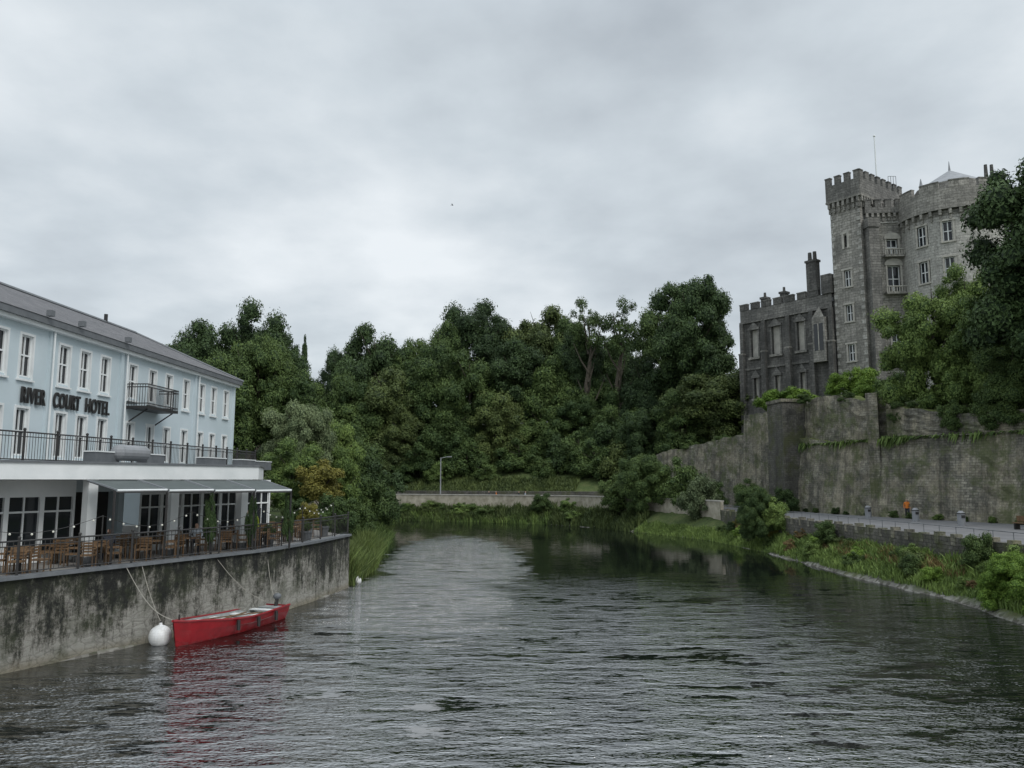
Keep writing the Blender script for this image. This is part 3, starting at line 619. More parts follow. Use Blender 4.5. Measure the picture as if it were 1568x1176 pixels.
for k in range(12):
    t0=2*math.pi*k/12; t1=2*math.pi*(k+1)/12; r=4.4
    b.quad([(rc[0]+r*math.cos(t0),rc[1]+r*math.sin(t0),43.4),(rc[0]+r*math.cos(t1),rc[1]+r*math.sin(t1),43.4),(rc[0],rc[1],46.2)],M['lead'])
    b.quad([(rc[0]+r*math.cos(t0),rc[1]+r*math.sin(t0),41.3),(rc[0]+r*math.cos(t1),rc[1]+r*math.sin(t1),41.3),(rc[0]+r*math.cos(t1),rc[1]+r*math.sin(t1),43.4),(rc[0]+r*math.cos(t0),rc[1]+r*math.sin(t0),43.4)],M['castle'])
b.tube((rc[0],rc[1],46.0),(rc[0],rc[1],47.4),.16,.03,M['lead']); b.tube((53.9,98,42.5),(53.9,98,45.4),.6,.04,M['lead']); b.tube((60.5,98,42.5),(60.5,98,45),.5,.04,M['lead'])
cb(b)
b=B('round_tower_chimney'); fc_=F((63.2,99),(1,0)); b.box(fc_,0,1.5,-1,0,38,45.5,M['castle_dark']); b.box(fc_,-.15,1.65,-1.15,.15,45.5,45.9,M['castle_dark'])
for s in (.35,1.15): b.tube((63.2+s,99.5,45.9),(63.2+s,99.5,48),.26,.2,M['castle_dark'])
b.box(F((61,98),(1,.1)),0,12,-8,0,12,36,M['castle']); crenel(b,F((61,98),(1,.1)),0,12,0,36,1,.9,.6,.5,M['castle_dark'])
cb(b)
b=B('river_wing'); fw=F((33.6,111.8),(.6,-.8)); LWG=14.5
ops=[(1.7,2.9,23.5,27.5),(5.2,6.5,23.5,27.5),(9.2,10.3,23.5,27.5),(12.4,13.4,22.5,26.5),(2.0,2.7,17.5,20.5),(5.5,6.2,17.5,20.5),(9.4,10.1,17.5,20.5)]
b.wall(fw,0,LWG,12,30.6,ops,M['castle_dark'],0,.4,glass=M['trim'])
for o in ops:
    c=(o[0]+o[1])/2; t=.25
    b.box(fw,o[0]-t,o[0],0,.1,o[2],o[3],M['castle_mid']); b.box(fw,o[1],o[1]+t,0,.1,o[2],o[3],M['castle_mid']); b.box(fw,o[0]-t-.1,o[1]+t+.1,0,.25,o[3],o[3]+.3,M['castle_mid']); b.box(fw,o[0]-t-.1,o[1]+t+.1,0,.3,o[2]-.3,o[2],M['castle'])
    b.quad([fw.p(o[0]-t,.2,o[3]+.3),fw.p(o[1]+t,.2,o[3]+.3),fw.p(c,.2,o[3]+1.2)],M['castle_mid'])
for a in (0,3.7,7.6,11.2,14.0):
    b.box(fw,a,a+.7,0,.7,12,24,M['castle_dark']); b.box(fw,a+.08,a+.62,0,.45,24,28.6,M['castle_dark']); b.box(fw,a-.05,a+.75,0,.75,24,24.2,M['castle'])
b.box(fw,0,LWG,0,.2,21.7,22.0,M['castle_mid']); b.box(fw,0,LWG,0,.3,28.6,28.85,M['castle_mid'])
b.box(fw,0,LWG,0,.03,28.86,30.6,M['castle_mid'])
b.box(fw,12.0,13.8,0,.9,21.5,27.4,M['castle']); b.box(fw,12.25,13.55,.9,.93,23,26.6,M['glass']); b.box(fw,12.85,12.95,.93,.98,23,26.6,M['trim'])
b.quad([fw.p(12,.95,27.4),fw.p(13.8,.95,27.4),fw.p(12.9,.5,29)],M['castle'])
crenel(b,fw,0,LWG,.1,30.6,.8,1.3,.6,.5,M['castle_dark'],M['castle_mid'])
b.wall(F((33.6+.8*10,111.8+.6*10),(-.8,-.6)),0,10,12,30.6,[],M['castle_dark']); b.box(fw,0,LWG,-10,-.05,29.5,30,M['lead'])
b.box(fw,14.0,16.2,-5,-.45,12,30.5,M['castle_dark'])
for a,bb,zt,w in ((9.4,-2.5,36.2,1.5),(2.2,-2,32.3,.8),(5.4,-2,32.5,.8)):
    b.box(fw,a,a+w,bb-1,bb,29,zt,M['castle_dark']); b.box(fw,a-.12,a+w+.12,bb-1.12,bb+.12,zt,zt+.3,M['castle_dark'])
    if w>1.2: 
        for s in (.38,1.12): q=fw.p(a+s,bb-.5,zt); b.tube(q,(q[0],q[1],zt+1.5),.32,.26,M['castle_dark'])
    else:
        q=fw.p(a+.4,bb-.5,zt); b.tube(q,(q[0],q[1],zt+1.0),.22,.18,M['castle_dark'])
b.box(F(fw.p(13.2,0,0)[:2],(.6,-.8)),0,1.4,-3,.3,30.6,33.2,M['castle_dark'])
cb(b)

# ---------------------------------------------------------------- left quay terrace
T_Z=2.85
qw=[(-38,-18),(-28,1.5),(-16,24.8),(-13.9,28.9),(-12.6,31.5),(-10.9,35),(-9.9,39.5),(-9.2,44.6)]
ring_prism('quay_terrace',qw+[(-12.5,50),(-18,56),(-60,58),(-60,-18)],-1.7,T_Z,M['quay'],M['deckpav']).make()
ql,_=resample(qw[1:],70)
b=B('quay_wall_coping'); linewall(b,ql,-.12,.35,T_Z+.004,T_Z+.12,M['grey']); b.make()
def railing(name,line,z,h,mat,post=2.0,bal=.16,parent=None):
    b=B(name); P,Ln=resample(line,max(2,int(math.dist(line[0],line[-1])*1.02/post)+1))
    for i,p in enumerate(P):
        b.box(F(p,(1,.3)),-.035,.035,-.035,.035,z,z+h+.07,mat); b.sphere((*p,z+h+.1),.06,mat,nu=8,nv=5)
        if i<len(P)-1:
            q=P[i+1]
            for hh,r in ((h,.03),(h-.16,.018),(.12,.02)): b.tube((*p,z+hh),(*q,z+hh),r,r,mat,5)
            n=int(math.dist(p,q)/bal)
            for k in range(1,n):
                t=k/n; x=p[0]+(q[0]-p[0])*t; y=p[1]+(q[1]-p[1])*t; b.tube((x,y,z+.12),(x,y,z+h),.011,.011,mat,4)
    return b.make(parent)
railing('quay_railing',offs(qw[1:],.12),T_Z+.1,1.1,M['iron'])

# ---------------------------------------------------------------- hotel
hotel=empty('riverside_hotel',(-20,40,2.85))
MI=Matrix.Translation((20,-40,-2.85))
def hb(b):
    o=b.make(); o.parent=hotel; o.matrix_parent_inverse=MI; return o
fh=F((-20.9,14),(.035,1)); fy=lambda y:(y-14)/fh.d[1]
YE=54.0
b=B('upper_facade'); wys=[18,20,22.4,24.6,26.6,28.6,30.3,31.9,34.5,36.1,37.8,40.4,42.5,44.4,46.6,48.8,50.6,52.6]
ops=[]
for y in wys:
    a=fy(y); ops.append((a-.38,a+.38,10.25,12.0)); ops.append((a-.38,a+.38,7.0,8.95))
b.wall(fh,0,fy(YE),5.8,12.8,ops,M['cream'],0,.14,reveal=M['white'])
for o in ops:
    a0,a1,z0,z1=o[:4]; c=(a0+a1)/2; t=.1
    b.box(fh,a0-t,a0,0,.04,z0-t,z1+t,M['white']); b.box(fh,a1,a1+t,0,.04,z0-t,z1+t,M['white']); b.box(fh,a0,a1,0,.04,z1,z1+t,M['white']); b.box(fh,a0-t-.05,a1+t+.05,0,.1,z0-t-.08,z0-t,M['white'])
    d=-.13
    b.box(fh,a0,a0+.07,d,d+.06,z0,z1,M['white']); b.box(fh,a1-.07,a1,d,d+.06,z0,z1,M['white']); b.box(fh,c-.03,c+.03,d,d+.05,z0,z1,M['white'])
    for k in (0,.5,.965): zz=z0+(z1-z0)*k; b.box(fh,a0+.07,a1-.07,d,d+.055,zz,zz+.07,M['white'])
    if random.random()<.5: b.box(fh,a0+.07,a0+.28,d,d+.012,z0+.1,z1-.05,M['curtain'])
fe=F(fh.p(fy(YE),0,0)[:2],(-1,.035)); b.wall(fe,0,9.6,2.9,12.8,[],M['cream'])
for y in (33.45,39.2,47.75,53.85): b.box(fh,fy(y)-.13,fy(y)+.13,0,.10,6.6,12.45,M['cream'])
b.box(fh,0,fy(YE)+.25,0,.28,12.45,12.62,M['white']); b.box(fh,0,fy(YE)+.35,-.1,.42,12.62,12.9,M['grey'])
for y in (33.45,39.5,48.0): q=fh.p(fy(y),.18,6.6); b.tube(q,(q[0],q[1],12.6),.045,.045,M['white'],6)
hb(b)
b=B('slate_roof'); e0=fh.p(0,.45,12.9); e1=fh.p(fy(YE)+.4,.45,12.9); r0=fh.p(0,-4.9,15.5); r1=fh.p(fy(YE)-4.5,-4.9,15.5); k0=fh.p(0,-10.2,12.9); k1=fh.p(fy(YE)+.4,-10.2,12.9)
b.quad([e0,e1,r1,r0],M['slate']); b.quad([e1,k1,r1],M['slate']); b.quad([k1,k0,r0,r1],M['slate']); b.tube(r0,r1,.12,.12,M['grey'],6); b.tube(r1,e1,.1,.1,M['grey'],6)
for y in (24,34,46): q=fh.p(fy(y),-4.9,15.4); b.tube(q,(q[0],q[1],16.0),.12,.12,M['iron'],6)
for y in (32.5,34.8,38.8): q=fh.p(fy(y),.5,13.0); b.box(F(q[:2],(0,1)),-.12,.12,-.1,.15,12.95,13.2,M['grey'])
hb(b)
for word,y0,y1 in (('RIVER',31.65,33.2),('COURT',33.8,35.75),('HOTEL',36.2,38.2)):
    cu=bpy.data.curves.new('hotel_lettering','FONT'); cu.body=word; cu.size=.94; cu.extrude=.04; cu.offset=.014; cu.space_character=1.12
    to=bpy.data.objects.new('lettering_'+word.lower(),cu); COL.objects.link(to); cu.materials.append(M['iron'])
    bpy.context.view_layer.update(); wdt=max(.1,to.dimensions.x)
    to.rotation_euler=(R(90),0,math.atan2(fh.d[1],fh.d[0])); to.location=fh.p(fy(y0),.08,9.18); to.scale=((y1-y0)/wdt,1,1); to.parent=hotel; to.matrix_parent_inverse=MI
b=B('balcony'); a0,a1=fy(39.9),fy(43.3); b.box(fh,a0,a1,0,1.15,9.68,9.82,M['iron'])
for (pa,pb) in (((a0,0),(a0,1.12)),((a0,1.12),(a1,1.12)),((a1,1.12),(a1,0))):
    for hz in (9.95,10.8,10.95): b.tube(fh.p(*pa,hz),fh.p(*pb,hz),.03,.03,M['iron'],5)
    n=int(math.dist(pa,pb)/.13)
    for k in range(n+1):
        t=k/n; q=(pa[0]+(pb[0]-pa[0])*t,pa[1]+(pb[1]-pa[1])*t); b.tube(fh.p(*q,9.82),fh.p(*q,10.95),.016,.016,M['iron'],4)
for a in (a0+.3,a1-.3): b.tube(fh.p(a,0,9.0),fh.p(a,1.0,9.68),.04,.04,M['iron'],5)
hb(b)
dk=[(-20.8,16),(-19.6,23.5),(-17.6,27.2),(-12.1,37.2),(-13.4,42),(-16.9,51.5),(-19.3,54),(-20.5,54),(-20.9,16)]
b=ring_prism('first_floor_deck',dk,6.02,6.62,M['white'],M['grey']); 
b.quad([(*p,6.019) for p in dk],M['dark'])  # deck soffit: its shade is put into the colour as a near-black sheet
hb(b)
b=B('deck_capping'); linewall(b,dk[:7],-.06,.12,6.622,6.70,M['grey']); hb(b)
o=railing('deck_railing',[(-19.3,20),(-17.7,27.3),(-17.1,31),(-16.2,42),(-16.2,49)],6.62,1.1,M['iron'],1.6,.13); o.parent=hotel; o.matrix_parent_inverse=MI
b=B('deck_planters')
for (x,y,w) in ((-16.6,30.5,1.6),(-16.2,34,1.4),(-15.6,39,2.2),(-15.2,43,1.8),(-15.6,47,2)): 
    f_=F((x,y),(.1,1)); b.box(f_,0,w,-.25,.25,6.62,7.1,M['grey']); b.box(f_,-.03,w+.03,-.28,.28,7.1,7.15,M['white'])
q=(-16.2,32.0); b.tube((q[0],q[1],7.12),(q[0]+.3,q[1]+1.4,7.12),.33,.33,M['lead'],16); b.sphere((q[0],q[1],7.12),.33,M['lead']); b.sphere((q[0]+.3,q[1]+1.4,7.12),.33,M['lead'])
hb(b)
b=B('ground_floor')
def glazed(fr,a0,a1,step,z0=2.88,z1=6.0):
    n=max(1,round((a1-a0)/step)); w=(a1-a0)/n; ops=[(a0+i*w+.09,a0+(i+1)*w-.09,z0+.35,z1-.65) for i in range(n)]
    b.wall(fr,a0,a1,z0,z1,ops,M['white'],0,.12)
    for o in ops: 
        zz=o[2]+(o[3]-o[2])*.72; b.box(fr,o[0],o[1],-.11,-.04,zz,zz+.07,M['white']); c=(o[0]+o[1])/2; b.box(fr,c-.03,c+.03,-.11,-.05,o[2],o[3],M['white'])
fg=F((-23.5,20),(.40,1)); glazed(fg,0,8.2,1.6)
fg2=F(fg.p(8.2,0,0)[:2],(1,.1)); glazed(fg2,0,1.2,1.2)
fg3=F(fg2.p(1.2,0,0)[:2],(.50,1)); glazed(fg3,0,4.0,1.3)
fg4=F(fg3.p(4.0,-.9,0)[:2],(.35,1)); 
b.wall(fg4,0,3.2,2.88,6.0,[(.3,2.9,2.95,5.5)],M['cream'],0,.6,glass=M['dark'])
fg5=F(fg4.p(3.2,.9,0)[:2],(.42,1)); glazed(fg5,0,8.5,1.2)
e=fg5.p(8.5,0,0); glazed(F(e[:2],(-1,.3)),0,6,1.5)
for (x,y) in ((-18.3,27.2),(-16.3,30.2),(-14.5,33.4),(-12.7,36.8),(-14.1,41.5)):
    b.box(F((x,y),(.5,.86)),-.19,.19,-.19,.19,2.86,6.02,M['white']); b.box(F((x,y),(.5,.86)),-.25,.25,-.25,.25,2.86,3.1,M['grey'])
hb(b)
b=B('terrace_awning')
fa=F((-16.2,29.5),(.487,.873))
for i in range(4):
    a0=i*2.2+.1; a1=a0+2.1; zo=5.62-.03*i
    P=[fa.p(a0,.1,5.98),fa.p(a1,.1,5.98),fa.p(a1,1.9,zo),fa.p(a0,1.9,zo)]
    b.quad(P,M['awning']); b.quad([(x,y,z-.04) for x,y,z in P][::-1],M['dark'])  # underside sheet in near-black, shade painted below the canvas
    b.tube(P[0],P[3],.05,.05,M['grey'],6); b.tube(P[1],P[2],.05,.05,M['grey'],6); b.tube(P[3],P[2],.045,.045,M['white'],6)
    b.quad([fa.p(a0,1.9,zo),fa.p(a1,1.9,zo),fa.p(a1,1.92,zo-.1),fa.p(a0,1.92,zo-.1)],M['iron'])
for i in range(5):
    q=fa.p(i*2.2+.05,1.85,2.86); b.tube(q,(q[0],q[1],5.6),.05,.05,M['iron'],6)
b.make()
for i in (2,3,4):
    q=fa.p(i*2.2+.05,1.75,2.86); tree('climbing_plant',q[0],q[1],5.45,.27,2.6,'dark','bu',trunk=False,gz=2.86)

def chair_mesh():
    b=B('cafe_chair'); w=.24
    b.box(W0,-w,w,-w,w,.42,.47,M['wood']); 
    for x in (-w,w-.04):
        for y in (-w,w-.04): b.box(W0,x,x+.04,y,y+.04,0,.42 if y>0 else .9,M['wood'])
    for k in range(4): b.box(W0,-w+.04,w-.04,-w,-w+.03,.52+k*.1,.59+k*.1,M['wood'])
    for x in (-w,w-.04): b.box(W0,x,x+.04,-w+.04,w,.64,.68,M['wood']); b.box(W0,x,x+.04,w-.04,w,.47,.64,M['wood'])
    return b
def table_mesh():
    b=B('cafe_table'); b.tube((0,0,.70),(0,0,.74),.42,.42,M['wood'],16); b.tube((0,0,.03),(0,0,.70),.04,.04,M['iron'],8); b.tube((0,0,0),(0,0,.03),.26,.24,M['iron'],12); return b
cm=chair_mesh().make(); tm=table_mesh().make()
rr=random.Random(2); used=0
spots=[(-17.6,24.5),(-16.3,27.0),(-18.9,26.0),(-15.0,29.2),(-14.0,31.6),(-16.6,30.4),(-13.2,33.2),(-12.4,35.6),(-14.6,34.6),(-11.6,38),(-11.0,41),(-13.2,39.6),(-11.0,43.6),(-13.3,43),(-15.5,41.5),(-14.5,46.5),
 (-19.3,22.6),(-21.2,24.4),(-20.6,21.2),(-22,22.3),(-12.2,40.8),(-12.3,45.2),(-11.3,36.6),(-15.6,32.4)]
for (x,y) in spots:
    x-=.5
    if used==0: t=tm
    else: t=bpy.data.objects.new('cafe_table',tm.data); COL.objects.link(t)
    t.location=(x,y,T_Z+.005)
    for k in range(4 if used%2 else 3):
        a=rr.random()*.6+k*(1.57 if used%2 else 2.1)
        c=cm if used==0 and k==0 else bpy.data.objects.new('cafe_chair',cm.data)
        if c is not cm: COL.objects.link(c)
        c.location=(x+.68*math.cos(a),y+.68*math.sin(a),T_Z+.005); c.rotation_euler=(0,0,a+math.pi/2)
    used+=1
for (x,y,s,c) in ((-10.6,44.3,.45,'light'),(-10.5,40.2,.3,'mid'),(-11.5,37.2,.3,'mid'),(-13.2,47.5,.8,'mid'),(-12.0,46.6,.7,'yellow')):
    e=tree('potted_plant',x,y,T_Z+.5+s*1.9,s,s*2.0,c,'bu',trunk=False,gz=T_Z); b=B('pot'); b.tube((0,0,0),(0,0,.5),.2,.28,M['grey'],12); b.tube((0,0,.48),(0,0,.56),.31,.31,M['grey'],12); b.make(e)
b=B('festoon_lights'); prev=None
bulb=simple('bulb_glass',(.8,.8,.7),None,.2)
fl_pts=[(-16.9,23.6),(-14.6,28.0),(-12.9,31.6),(-11.3,35.2),(-10.5,39.3),(-10.0,43.8),(-13,48.5)]
for (x,y) in fl_pts:
    b.tube((x,y,T_Z),(x,y,T_Z+1.9),.025,.025,M['iron'],6)
    if prev:
        for k in range(14):
            f=lambda t:(prev[0]+(x-prev[0])*t,prev[1]+(y-prev[1])*t,T_Z+1.88-.45*math.sin(math.pi*t))
            b.tube(f(k/14),f((k+1)/14),.009,.009,M['iron'],4); 
            if k%2: q=f(k/14); b.sphere((q[0],q[1],q[2]-.05),.04,bulb,nu=6,nv=4)
    prev=(x,y)
b.make()

# ---------------------------------------------------------------- boat, buoys, ropes
boat=empty('red_rowing_boat',(-11.2,32.2,0))
bow=Vector((-12.2,29.0)); st=Vector((-10.35,35.0)); d2=(bow-st).normalized(); n2=Vector((-d2.y,d2.x)); LB=(bow-st).length
def bp(s,y,z): p=st+d2*(s*LB)+n2*y; return (p.x+11.2,p.y-32.2,z)
b=B('hull'); NS=22
def hw(s): return .90*min(1,(.72+.6*s)) * (1-max(0,(s-.45)/.55)**2.3) if s<1 else .01
def shz(s): return .50+.42*max(0,s-.35)**1.6/.5+.08*(1-s)
def kz(s): return -.18+ (.18*max(0,(s-.9)/.1)**2)
secs=[]
for i in range(NS+1):
    s=i/NS; w=max(.015,hw(s)); row=[]
    for k in range(-6,7):
        t=k/6; lap=.018*(abs(k)%2); y=(w+lap)*math.copysign(abs(t)**.55,t) if k else 0; z=kz(s)+(shz(s)-kz(s))*abs(t)**2.0; row.append(bp(s+(.03*abs(t)**2 if s>.9 else 0),y,z))
    secs.append(row)
for i in range(NS):
    for k in range(12): b.quad([secs[i][k],secs[i+1][k],secs[i+1][k+1],secs[i][k+1]],M['red'])
b.quad(secs[0],M['red']); b.make(boat)
b=B('gunwale'); b2=B('inner_floor')
for i in range(NS):
    s0,s1=i/NS,(i+1)/NS
    for sg in (-1,1):
        w0,w1=max(.015,hw(s0)),max(.015,hw(s1))
        b.tube(bp(s0+(.03 if s0>.9 else 0),sg*w0,shz(s0)+.015),bp(s1+(.03 if s1>.9 else 0),sg*w1,shz(s1)+.015),.045,.045,M['red'],6)
        b.quad([bp(s0,sg*w0*.96,shz(s0)),bp(s1,sg*w1*.96,shz(s1)),bp(s1,sg*max(.01,w1*.93-.03),shz(s1)-.24),bp(s0,sg*max(.01,w0*.93-.03),shz(s0)-.24)],M['boatin'])
    w0,w1=max(.01,hw(s0)-.05),max(.01,hw(s1)-.05)
    z0,z1=shz(s0)-.24,shz(s1)-.24
    if s0>.78: z0=shz(s0)-.05; z1=shz(s1)-.05
    b2.quad([bp(s0,-w0,z0),bp(s1,-w1,z1),bp(s1,w1,z1),bp(s0,w0,z0)],M['boatin'])
b.make(boat); b2.make(boat)
b=B('fittings')
for s in (.2,.42,.62): 
    for sg in (-1,1): b.tube(bp(s,sg*(hw(s)+.07),shz(s)-.05),bp(s,sg*(hw(s)+.07),shz(s)-.42),.07,.07,M['iron'],8)
def plank(s,wd,dz,mt):
    w=hw(s)-.06; z=shz(s)+dz; P=[bp(s-wd,-w,z),bp(s+wd,-w,z),bp(s+wd,w,z),bp(s-wd,w,z)]; b.quad(P,mt); b.quad([(x,y,zz-.04) for x,y,zz in P],mt); 
    for i in range(4): p,q=P[i],P[(i+1)%4]; b.quad([p,q,(q[0],q[1],q[2]-.04),(p[0],p[1],p[2]-.04)],mt)
for s in (.14,.33,.52,.70): plank(s,.025,-.07,M['white'])
plank(.04,.045,-.06,M['boatin'])
b.tube(bp(.02,0,.2),bp(.0,0,.85),.07,.09,M['iron'],8); b.sphere(bp(.0,0,.92),.17,M['grey'],(1.1,1,.8)); b.tube(bp(.25,.35,.50),bp(.72,-.25,.66),.028,.028,M['wood'],6); b.tube(bp(.28,-.3,.50),bp(.68,.3,.62),.028,.028,M['wood'],6); b.tube(bp(.98,0,.9),bp(.98,0,1.12),.03,.03,M['iron'],6)
b.make(boat)
def buoy(x,y,r):
    e=B('mooring_buoy'); e.sphere((x,y,r*.75),r,M['buoy'],nu=24,nv=14); e.tube((x,y,r*1.7),(x,y,r*1.95),r*.18,r*.12,M['buoy']); e.tube((x-.02,y,r*1.9),(x+.02,y,r*2.1),.03,.03,M['iron'],6); return e.make(smooth=True)
buoy(-12.95,29.4,.40); buoy(-9.0,46.2,.22)
def rope(name,p,q,sag,r=.012):
    c=bpy.data.curves.new(name,'CURVE'); c.dimensions='3D'; c.bevel_depth=r; sp=c.splines.new('POLY'); sp.points.add(12)
    for i in range(13):
        t=i/12; sp.points[i].co=(p[0]+(q[0]-p[0])*t,p[1]+(q[1]-p[1])*t,p[2]+(q[2]-p[2])*t-sag*math.sin(math.pi*t),1)
    c.materials.append(M['rope']); o=bpy.data.objects.new(name,c); COL.objects.link(o)
rope('mooring_rope',(-14.0,28.6,2.95),(-12.2,29.0,.9),.45); rope('mooring_rope',(-13.7,29.2,2.95),(-12.95,29.4,.8),.15); rope('mooring_rope',(-10.95,35.2,2.9),(-10.4,34.9,.7),.3); rope('mooring_rope',(-12.2,32.4,2.9),(-10.6,34.6,.7),.3)

# ---------------------------------------------------------------- lamp, bins, bird
b=B('street_lamp'); b.tube((-10.9,119,2.6),(-10.9,119,9.4),.11,.07,M['lead']); b.tube((-10.9,119,9.3),(-9.8,119,9.55),.05,.05,M['lead'],6); b.box(F((-9.9,119),(1,0)),0,.7,-.13,.13,9.46,9.6,M['lead']); b.box(F((-10.9,119),(1,0)),-.2,.2,-.2,.2,2.6,2.95,M['lead']); b.make()
for (x,y) in ((33.2,64.5),(33.5,58.5),(35.2,53.2),(31.8,70)):
    b=B('litter_bin'); f_=F((x,y),(1,0)); b.tube((x,y,2.62),(x,y,3.5),.26,.28,M['lead'],14); b.tube((x,y,3.5),(x,y,3.56),.31,.31,M['iron'],14); b.tube((x,y,3.56),(x,y,3.72),.27,.12,M['lead'],14); b.box(f_,-.12,.12,.2,.3,3.2,3.4,M['iron']); b.make()
b=B('park_bench'); f_=F((34.6,54.3),(.3,-1))
b.box(f_,0,1.8,-.4,0,3.04,3.1,M['wood']); b.box(f_,0,1.8,-.45,-.4,3.15,3.55,M['wood'])
for a in (.1,1.6): b.box(f_,a,a+.1,-.4,0,2.62,3.04,M['iron']); b.box(f_,a,a+.1,-.46,-.41,2.62,3.5,M['iron'])
b.make()
for (x,y,z,s) in ((-10.4,130,53.5,.22),):
    b=B('flying_bird'); b.sphere((x,y,z),.1*s/.3,M['navy'],(1.9,.8,.7),10,6); b.sphere((x+.24*s/.3,y,z+.03),.055*s/.3,M['navy'],nu=8,nv=5)
    for sg in (-1,1): b.quad([(x+.1,y,z+.02),(x-.1,y,z+.02),(x-.12,y+sg*s,z+.22),(x+.02,y+sg*s*.9,z+.22)],M['navy']); b.quad([(x-.12,y+sg*s,z+.22),(x+.02,y+sg*s*.9,z+.22),(x-.15,y+sg*s*1.8,z+.1)],M['navy'])
    b.quad([(x-.16,y-.03,z),(x-.16,y+.03,z),(x-.34,y+.06,z),(x-.34,y-.06,z)],M['navy']); b.make()

# ---------------------------------------------------------------- people
def person(name,x,y,z,ang,top,legs,walk=True,h=1.72,sit=False):
    k=h/1.72; J={}
    st_=.22 if walk else .04
    if not sit:
        J=dict(pelvis=(0,0,.95,.14),waist=(0,0,1.1,.125),chest=(0,0,1.3,.15),neck=(0,.01,1.46,.06),headb=(0,.02,1.55,.085),head=(0,.02,1.63,.1),crown=(0,.01,1.69,.075),
         hl=(-.1,0,.9,.09),kl=(-.1,st_*.6,.5,.062),al=(-.1,st_*.8-.05,.09,.045),tl=(-.1,st_+.13,.03,.035),
         hr=(.1,0,.9,.09),kr=(.1,-st_*.1,.5,.062),ar=(.1,-st_-.08,.12,.045),tr=(.1,-st_+.08,.03,.035),
         sl=(-.18,0,1.4,.06),el=(-.24,-.06,1.12,.043),wl=(-.24,.06,.88,.03),sr=(.18,0,1.4,.06),er=(.24,-.04,1.12,.043),wr=(.24,.1,.9,.03))
    else:
        J=dict(pelvis=(0,0,.56,.15),waist=(0,-.02,.7,.13),chest=(0,-.02,.92,.15),neck=(0,0,1.08,.06),headb=(0,.02,1.17,.085),head=(0,.03,1.25,.1),crown=(0,.02,1.31,.075),
         hl=(-.1,.05,.54,.09),kl=(-.12,.45,.54,.065),al=(-.12,.45,.1,.045),tl=(-.12,.6,.04,.035),hr=(.1,.05,.54,.09),kr=(.12,.45,.54,.065),ar=(.12,.47,.1,.045),tr=(.12,.62,.04,.035),
         sl=(-.18,0,1.02,.06),el=(-.24,.08,.78,.043),wl=(-.15,.32,.76,.03),sr=(.18,0,1.02,.06),er=(.24,.08,.78,.043),wr=(.15,.32,.76,.03))
    E=[('pelvis','waist'),('waist','chest'),('chest','neck'),('neck','headb'),('headb','head'),('head','crown'),('pelvis','hl'),('hl','kl'),('kl','al'),('al','tl'),('pelvis','hr'),('hr','kr'),('kr','ar'),('ar','tr'),('chest','sl'),('sl','el'),('el','wl'),('chest','sr'),('sr','er'),('er','wr')]
    for s,w in (('l','wl'),('r','wr')):
        wx,wy,wz,_=J[w]; sg=-1 if s=='l' else 1; J['p'+s]=(wx,wy+.03,wz-.07,.03); E.append((w,'p'+s))
        for i in range(4): J[f'f{s}{i}']=(wx+(i-1.5)*.004,wy+.03+(i-1.5)*.022,wz-.16+abs(i-1.5)*.01,.009); E.append(('p'+s,f'f{s}{i}'))
        J['t'+s+'h']=(wx-sg*.02,wy+.08,wz-.1,.01); E.append(('p'+s,'t'+s+'h'))
    J['nose']=(0,J['head'][1]+.115,J['head'][2]-.02,.014); E.append(('head','nose'))
    ks=list(J); me=bpy.data.meshes.new('t'); me.from_pydata([tuple(c*k for c in J[q][:3]) for q in ks],[(ks.index(a),ks.index(c)) for a,c in E],[])
    o=bpy.data.objects.new('t',me); COL.objects.link(o); md=o.modifiers.new('s','SKIN'); md.use_smooth_shade=True
    for i,q in enumerate(ks): me.skin_vertices[0].data[i].radius=(J[q][3]*k,)*2
    me.skin_vertices[0].data[ks.index('pelvis')].use_root=True
    o.modifiers.new('u','SUBSURF').levels=1
    dg=bpy.context.evaluated_depsgraph_get(); nm=bpy.data.meshes.new_from_object(o.evaluated_get(dg)); bpy.data.objects.remove(o)
    nm.materials.clear()
    for mt in (M['skin'],top,legs,M['hair'],M['navy']): nm.materials.append(mt)
    nz=J['neck'][2]*k; pz=(J['pelvis'][2]-.02)*k
    for p in nm.polygons:
        c=p.center
        if c.z>nz: p.material_index=3 if (c.z>nz+.2*k or c.y<-.01*k) and c.y<.09*k else 0
        elif c.z<.09*k: p.material_index=4
        elif abs(c.x)>.2*k and (c.z<.9*k and not sit): p.material_index=0
        elif c.z<pz or (sit and c.z<.66*k): p.material_index=2
        else: p.material_index=1
        p.use_smooth=True
    o=bpy.data.objects.new(name,nm); COL.objects.link(o); o.location=(x,y,z); o.rotation_euler=(0,0,ang)
person('walking_person',34.9,69.2,2.62,R(160),M['orange'],M['navy'])
for (x,y,t) in ((-2.4,119,M['orange']),(1.0,117.8,M['navy']),(2.0,117.5,M['lblue']),(-3.5,119.4,M['navy'])): person('walking_person',x,y,2.62,R(90 if x<0 else -80),t,M['navy'])
person('waiting_person',-12.2,37.0,T_Z+.01,R(200),M['hivis'],M['navy'],False)
person('waiting_person',-12.9,38.2,T_Z+.01,R(120),M['lblue'],M['navy'],False)
for (x,y,a,t) in ((-15.3,29.9,40,M['navy']),(-13.6,33.9,200,M['lblue']),(-19,24.9,60,M['lblue'])): person('seated_person',x,y,T_Z,R(a),t,M['navy'],False,sit=True)

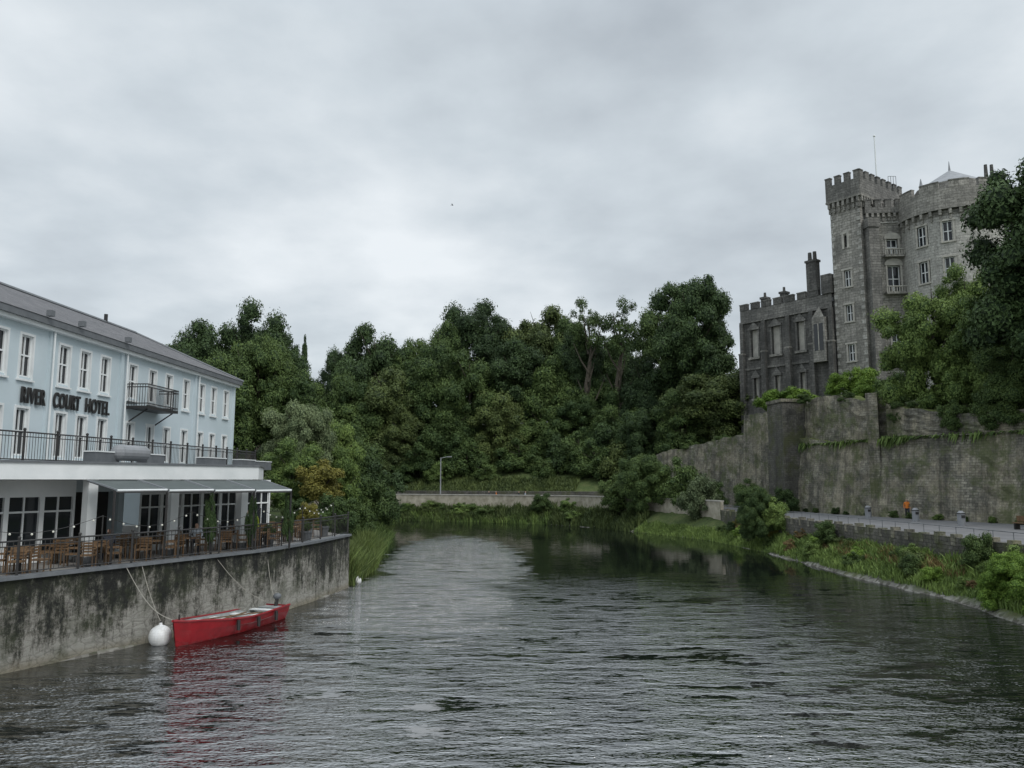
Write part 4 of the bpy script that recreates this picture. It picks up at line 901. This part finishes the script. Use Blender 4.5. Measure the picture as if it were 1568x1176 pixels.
# ---------------------------------------------------------------- world / light / camera
w=bpy.data.worlds.new('World'); S.world=w; w.use_nodes=True; N=NT(w); bg=N.n['Background']
sky=N.new('ShaderNodeTexSky'); sky.sky_type='NISHITA'; sky.sun_disc=False; sky.sun_elevation=R(48); sky.sun_rotation=R(150); sky.dust_density=3
tcn=N.new('ShaderNodeTexCoord').outputs['Generated']; sp=N.new('ShaderNodeSeparateXYZ'); N.lk(tcn,sp.inputs[0])
zc=mathn(N,'MAXIMUM',sp.outputs['Z'],0.0); dv=mathn(N,'ADD',zc,.22)
cmb=N.new('ShaderNodeCombineXYZ'); N.lk(mathn(N,'DIVIDE',sp.outputs['X'],dv),cmb.inputs[0]); N.lk(mathn(N,'DIVIDE',sp.outputs['Y'],dv),cmb.inputs[1]); cmb.inputs[2].default_value=3.7
n1=noise(N,cmb.outputs[0],.8,4,.5); n2=noise(N,cmb.outputs[0],2.0,6,.55)
nn=mathn(N,'ADD',mathn(N,'MULTIPLY',n1,.7),mathn(N,'MULTIPLY',n2,.3))
cc=ramp(N,nn,[(.39,(.45,.50,.55)),(.5,(.65,.715,.765)),(.61,(.90,.95,.985))])
hz=ramp(N,zc,[(.0,(1.08,1.08,1.06)),(.22,(.98,.98,.98)),(.5,(1.0,1.0,1.0))])
cc=mix(N,1.0,cc,hz,'MULTIPLY')
el=N.new('ShaderNodeMapRange'); el.inputs['From Min'].default_value=.52; el.inputs['From Max'].default_value=1; el.inputs['To Min'].default_value=10.0; el.inputs['To Max'].default_value=23; N.lk(zc,el.inputs['Value'])
vs=N.new('ShaderNodeVectorMath',operation='SCALE'); N.lk(cc,vs.inputs[0]); N.lk(el.outputs[0],vs.inputs['Scale'])
fin=mix(N,.93,sky.outputs[0],vs.outputs[0]); N.lk(fin,bg.inputs['Color']); bg.inputs['Strength'].default_value=.1
sl=bpy.data.lights.new('sun','SUN'); sl.energy=1.5; sl.angle=R(25); sl.color=(1,.97,.93); so=bpy.data.objects.new('sun',sl); COL.objects.link(so)
dirv=Vector((.55,-.62,.9)).normalized(); so.rotation_euler=dirv.to_track_quat('Z','Y').to_euler()
cam=bpy.data.cameras.new('camera'); cam.sensor_width=36; cam.lens=36*1185/1568; cam.clip_end=3000; cam.clip_start=.1
co=bpy.data.objects.new('camera',cam); COL.objects.link(co); co.location=(0,0,6); co.rotation_euler=(R(90+7.07),0,0); S.camera=co
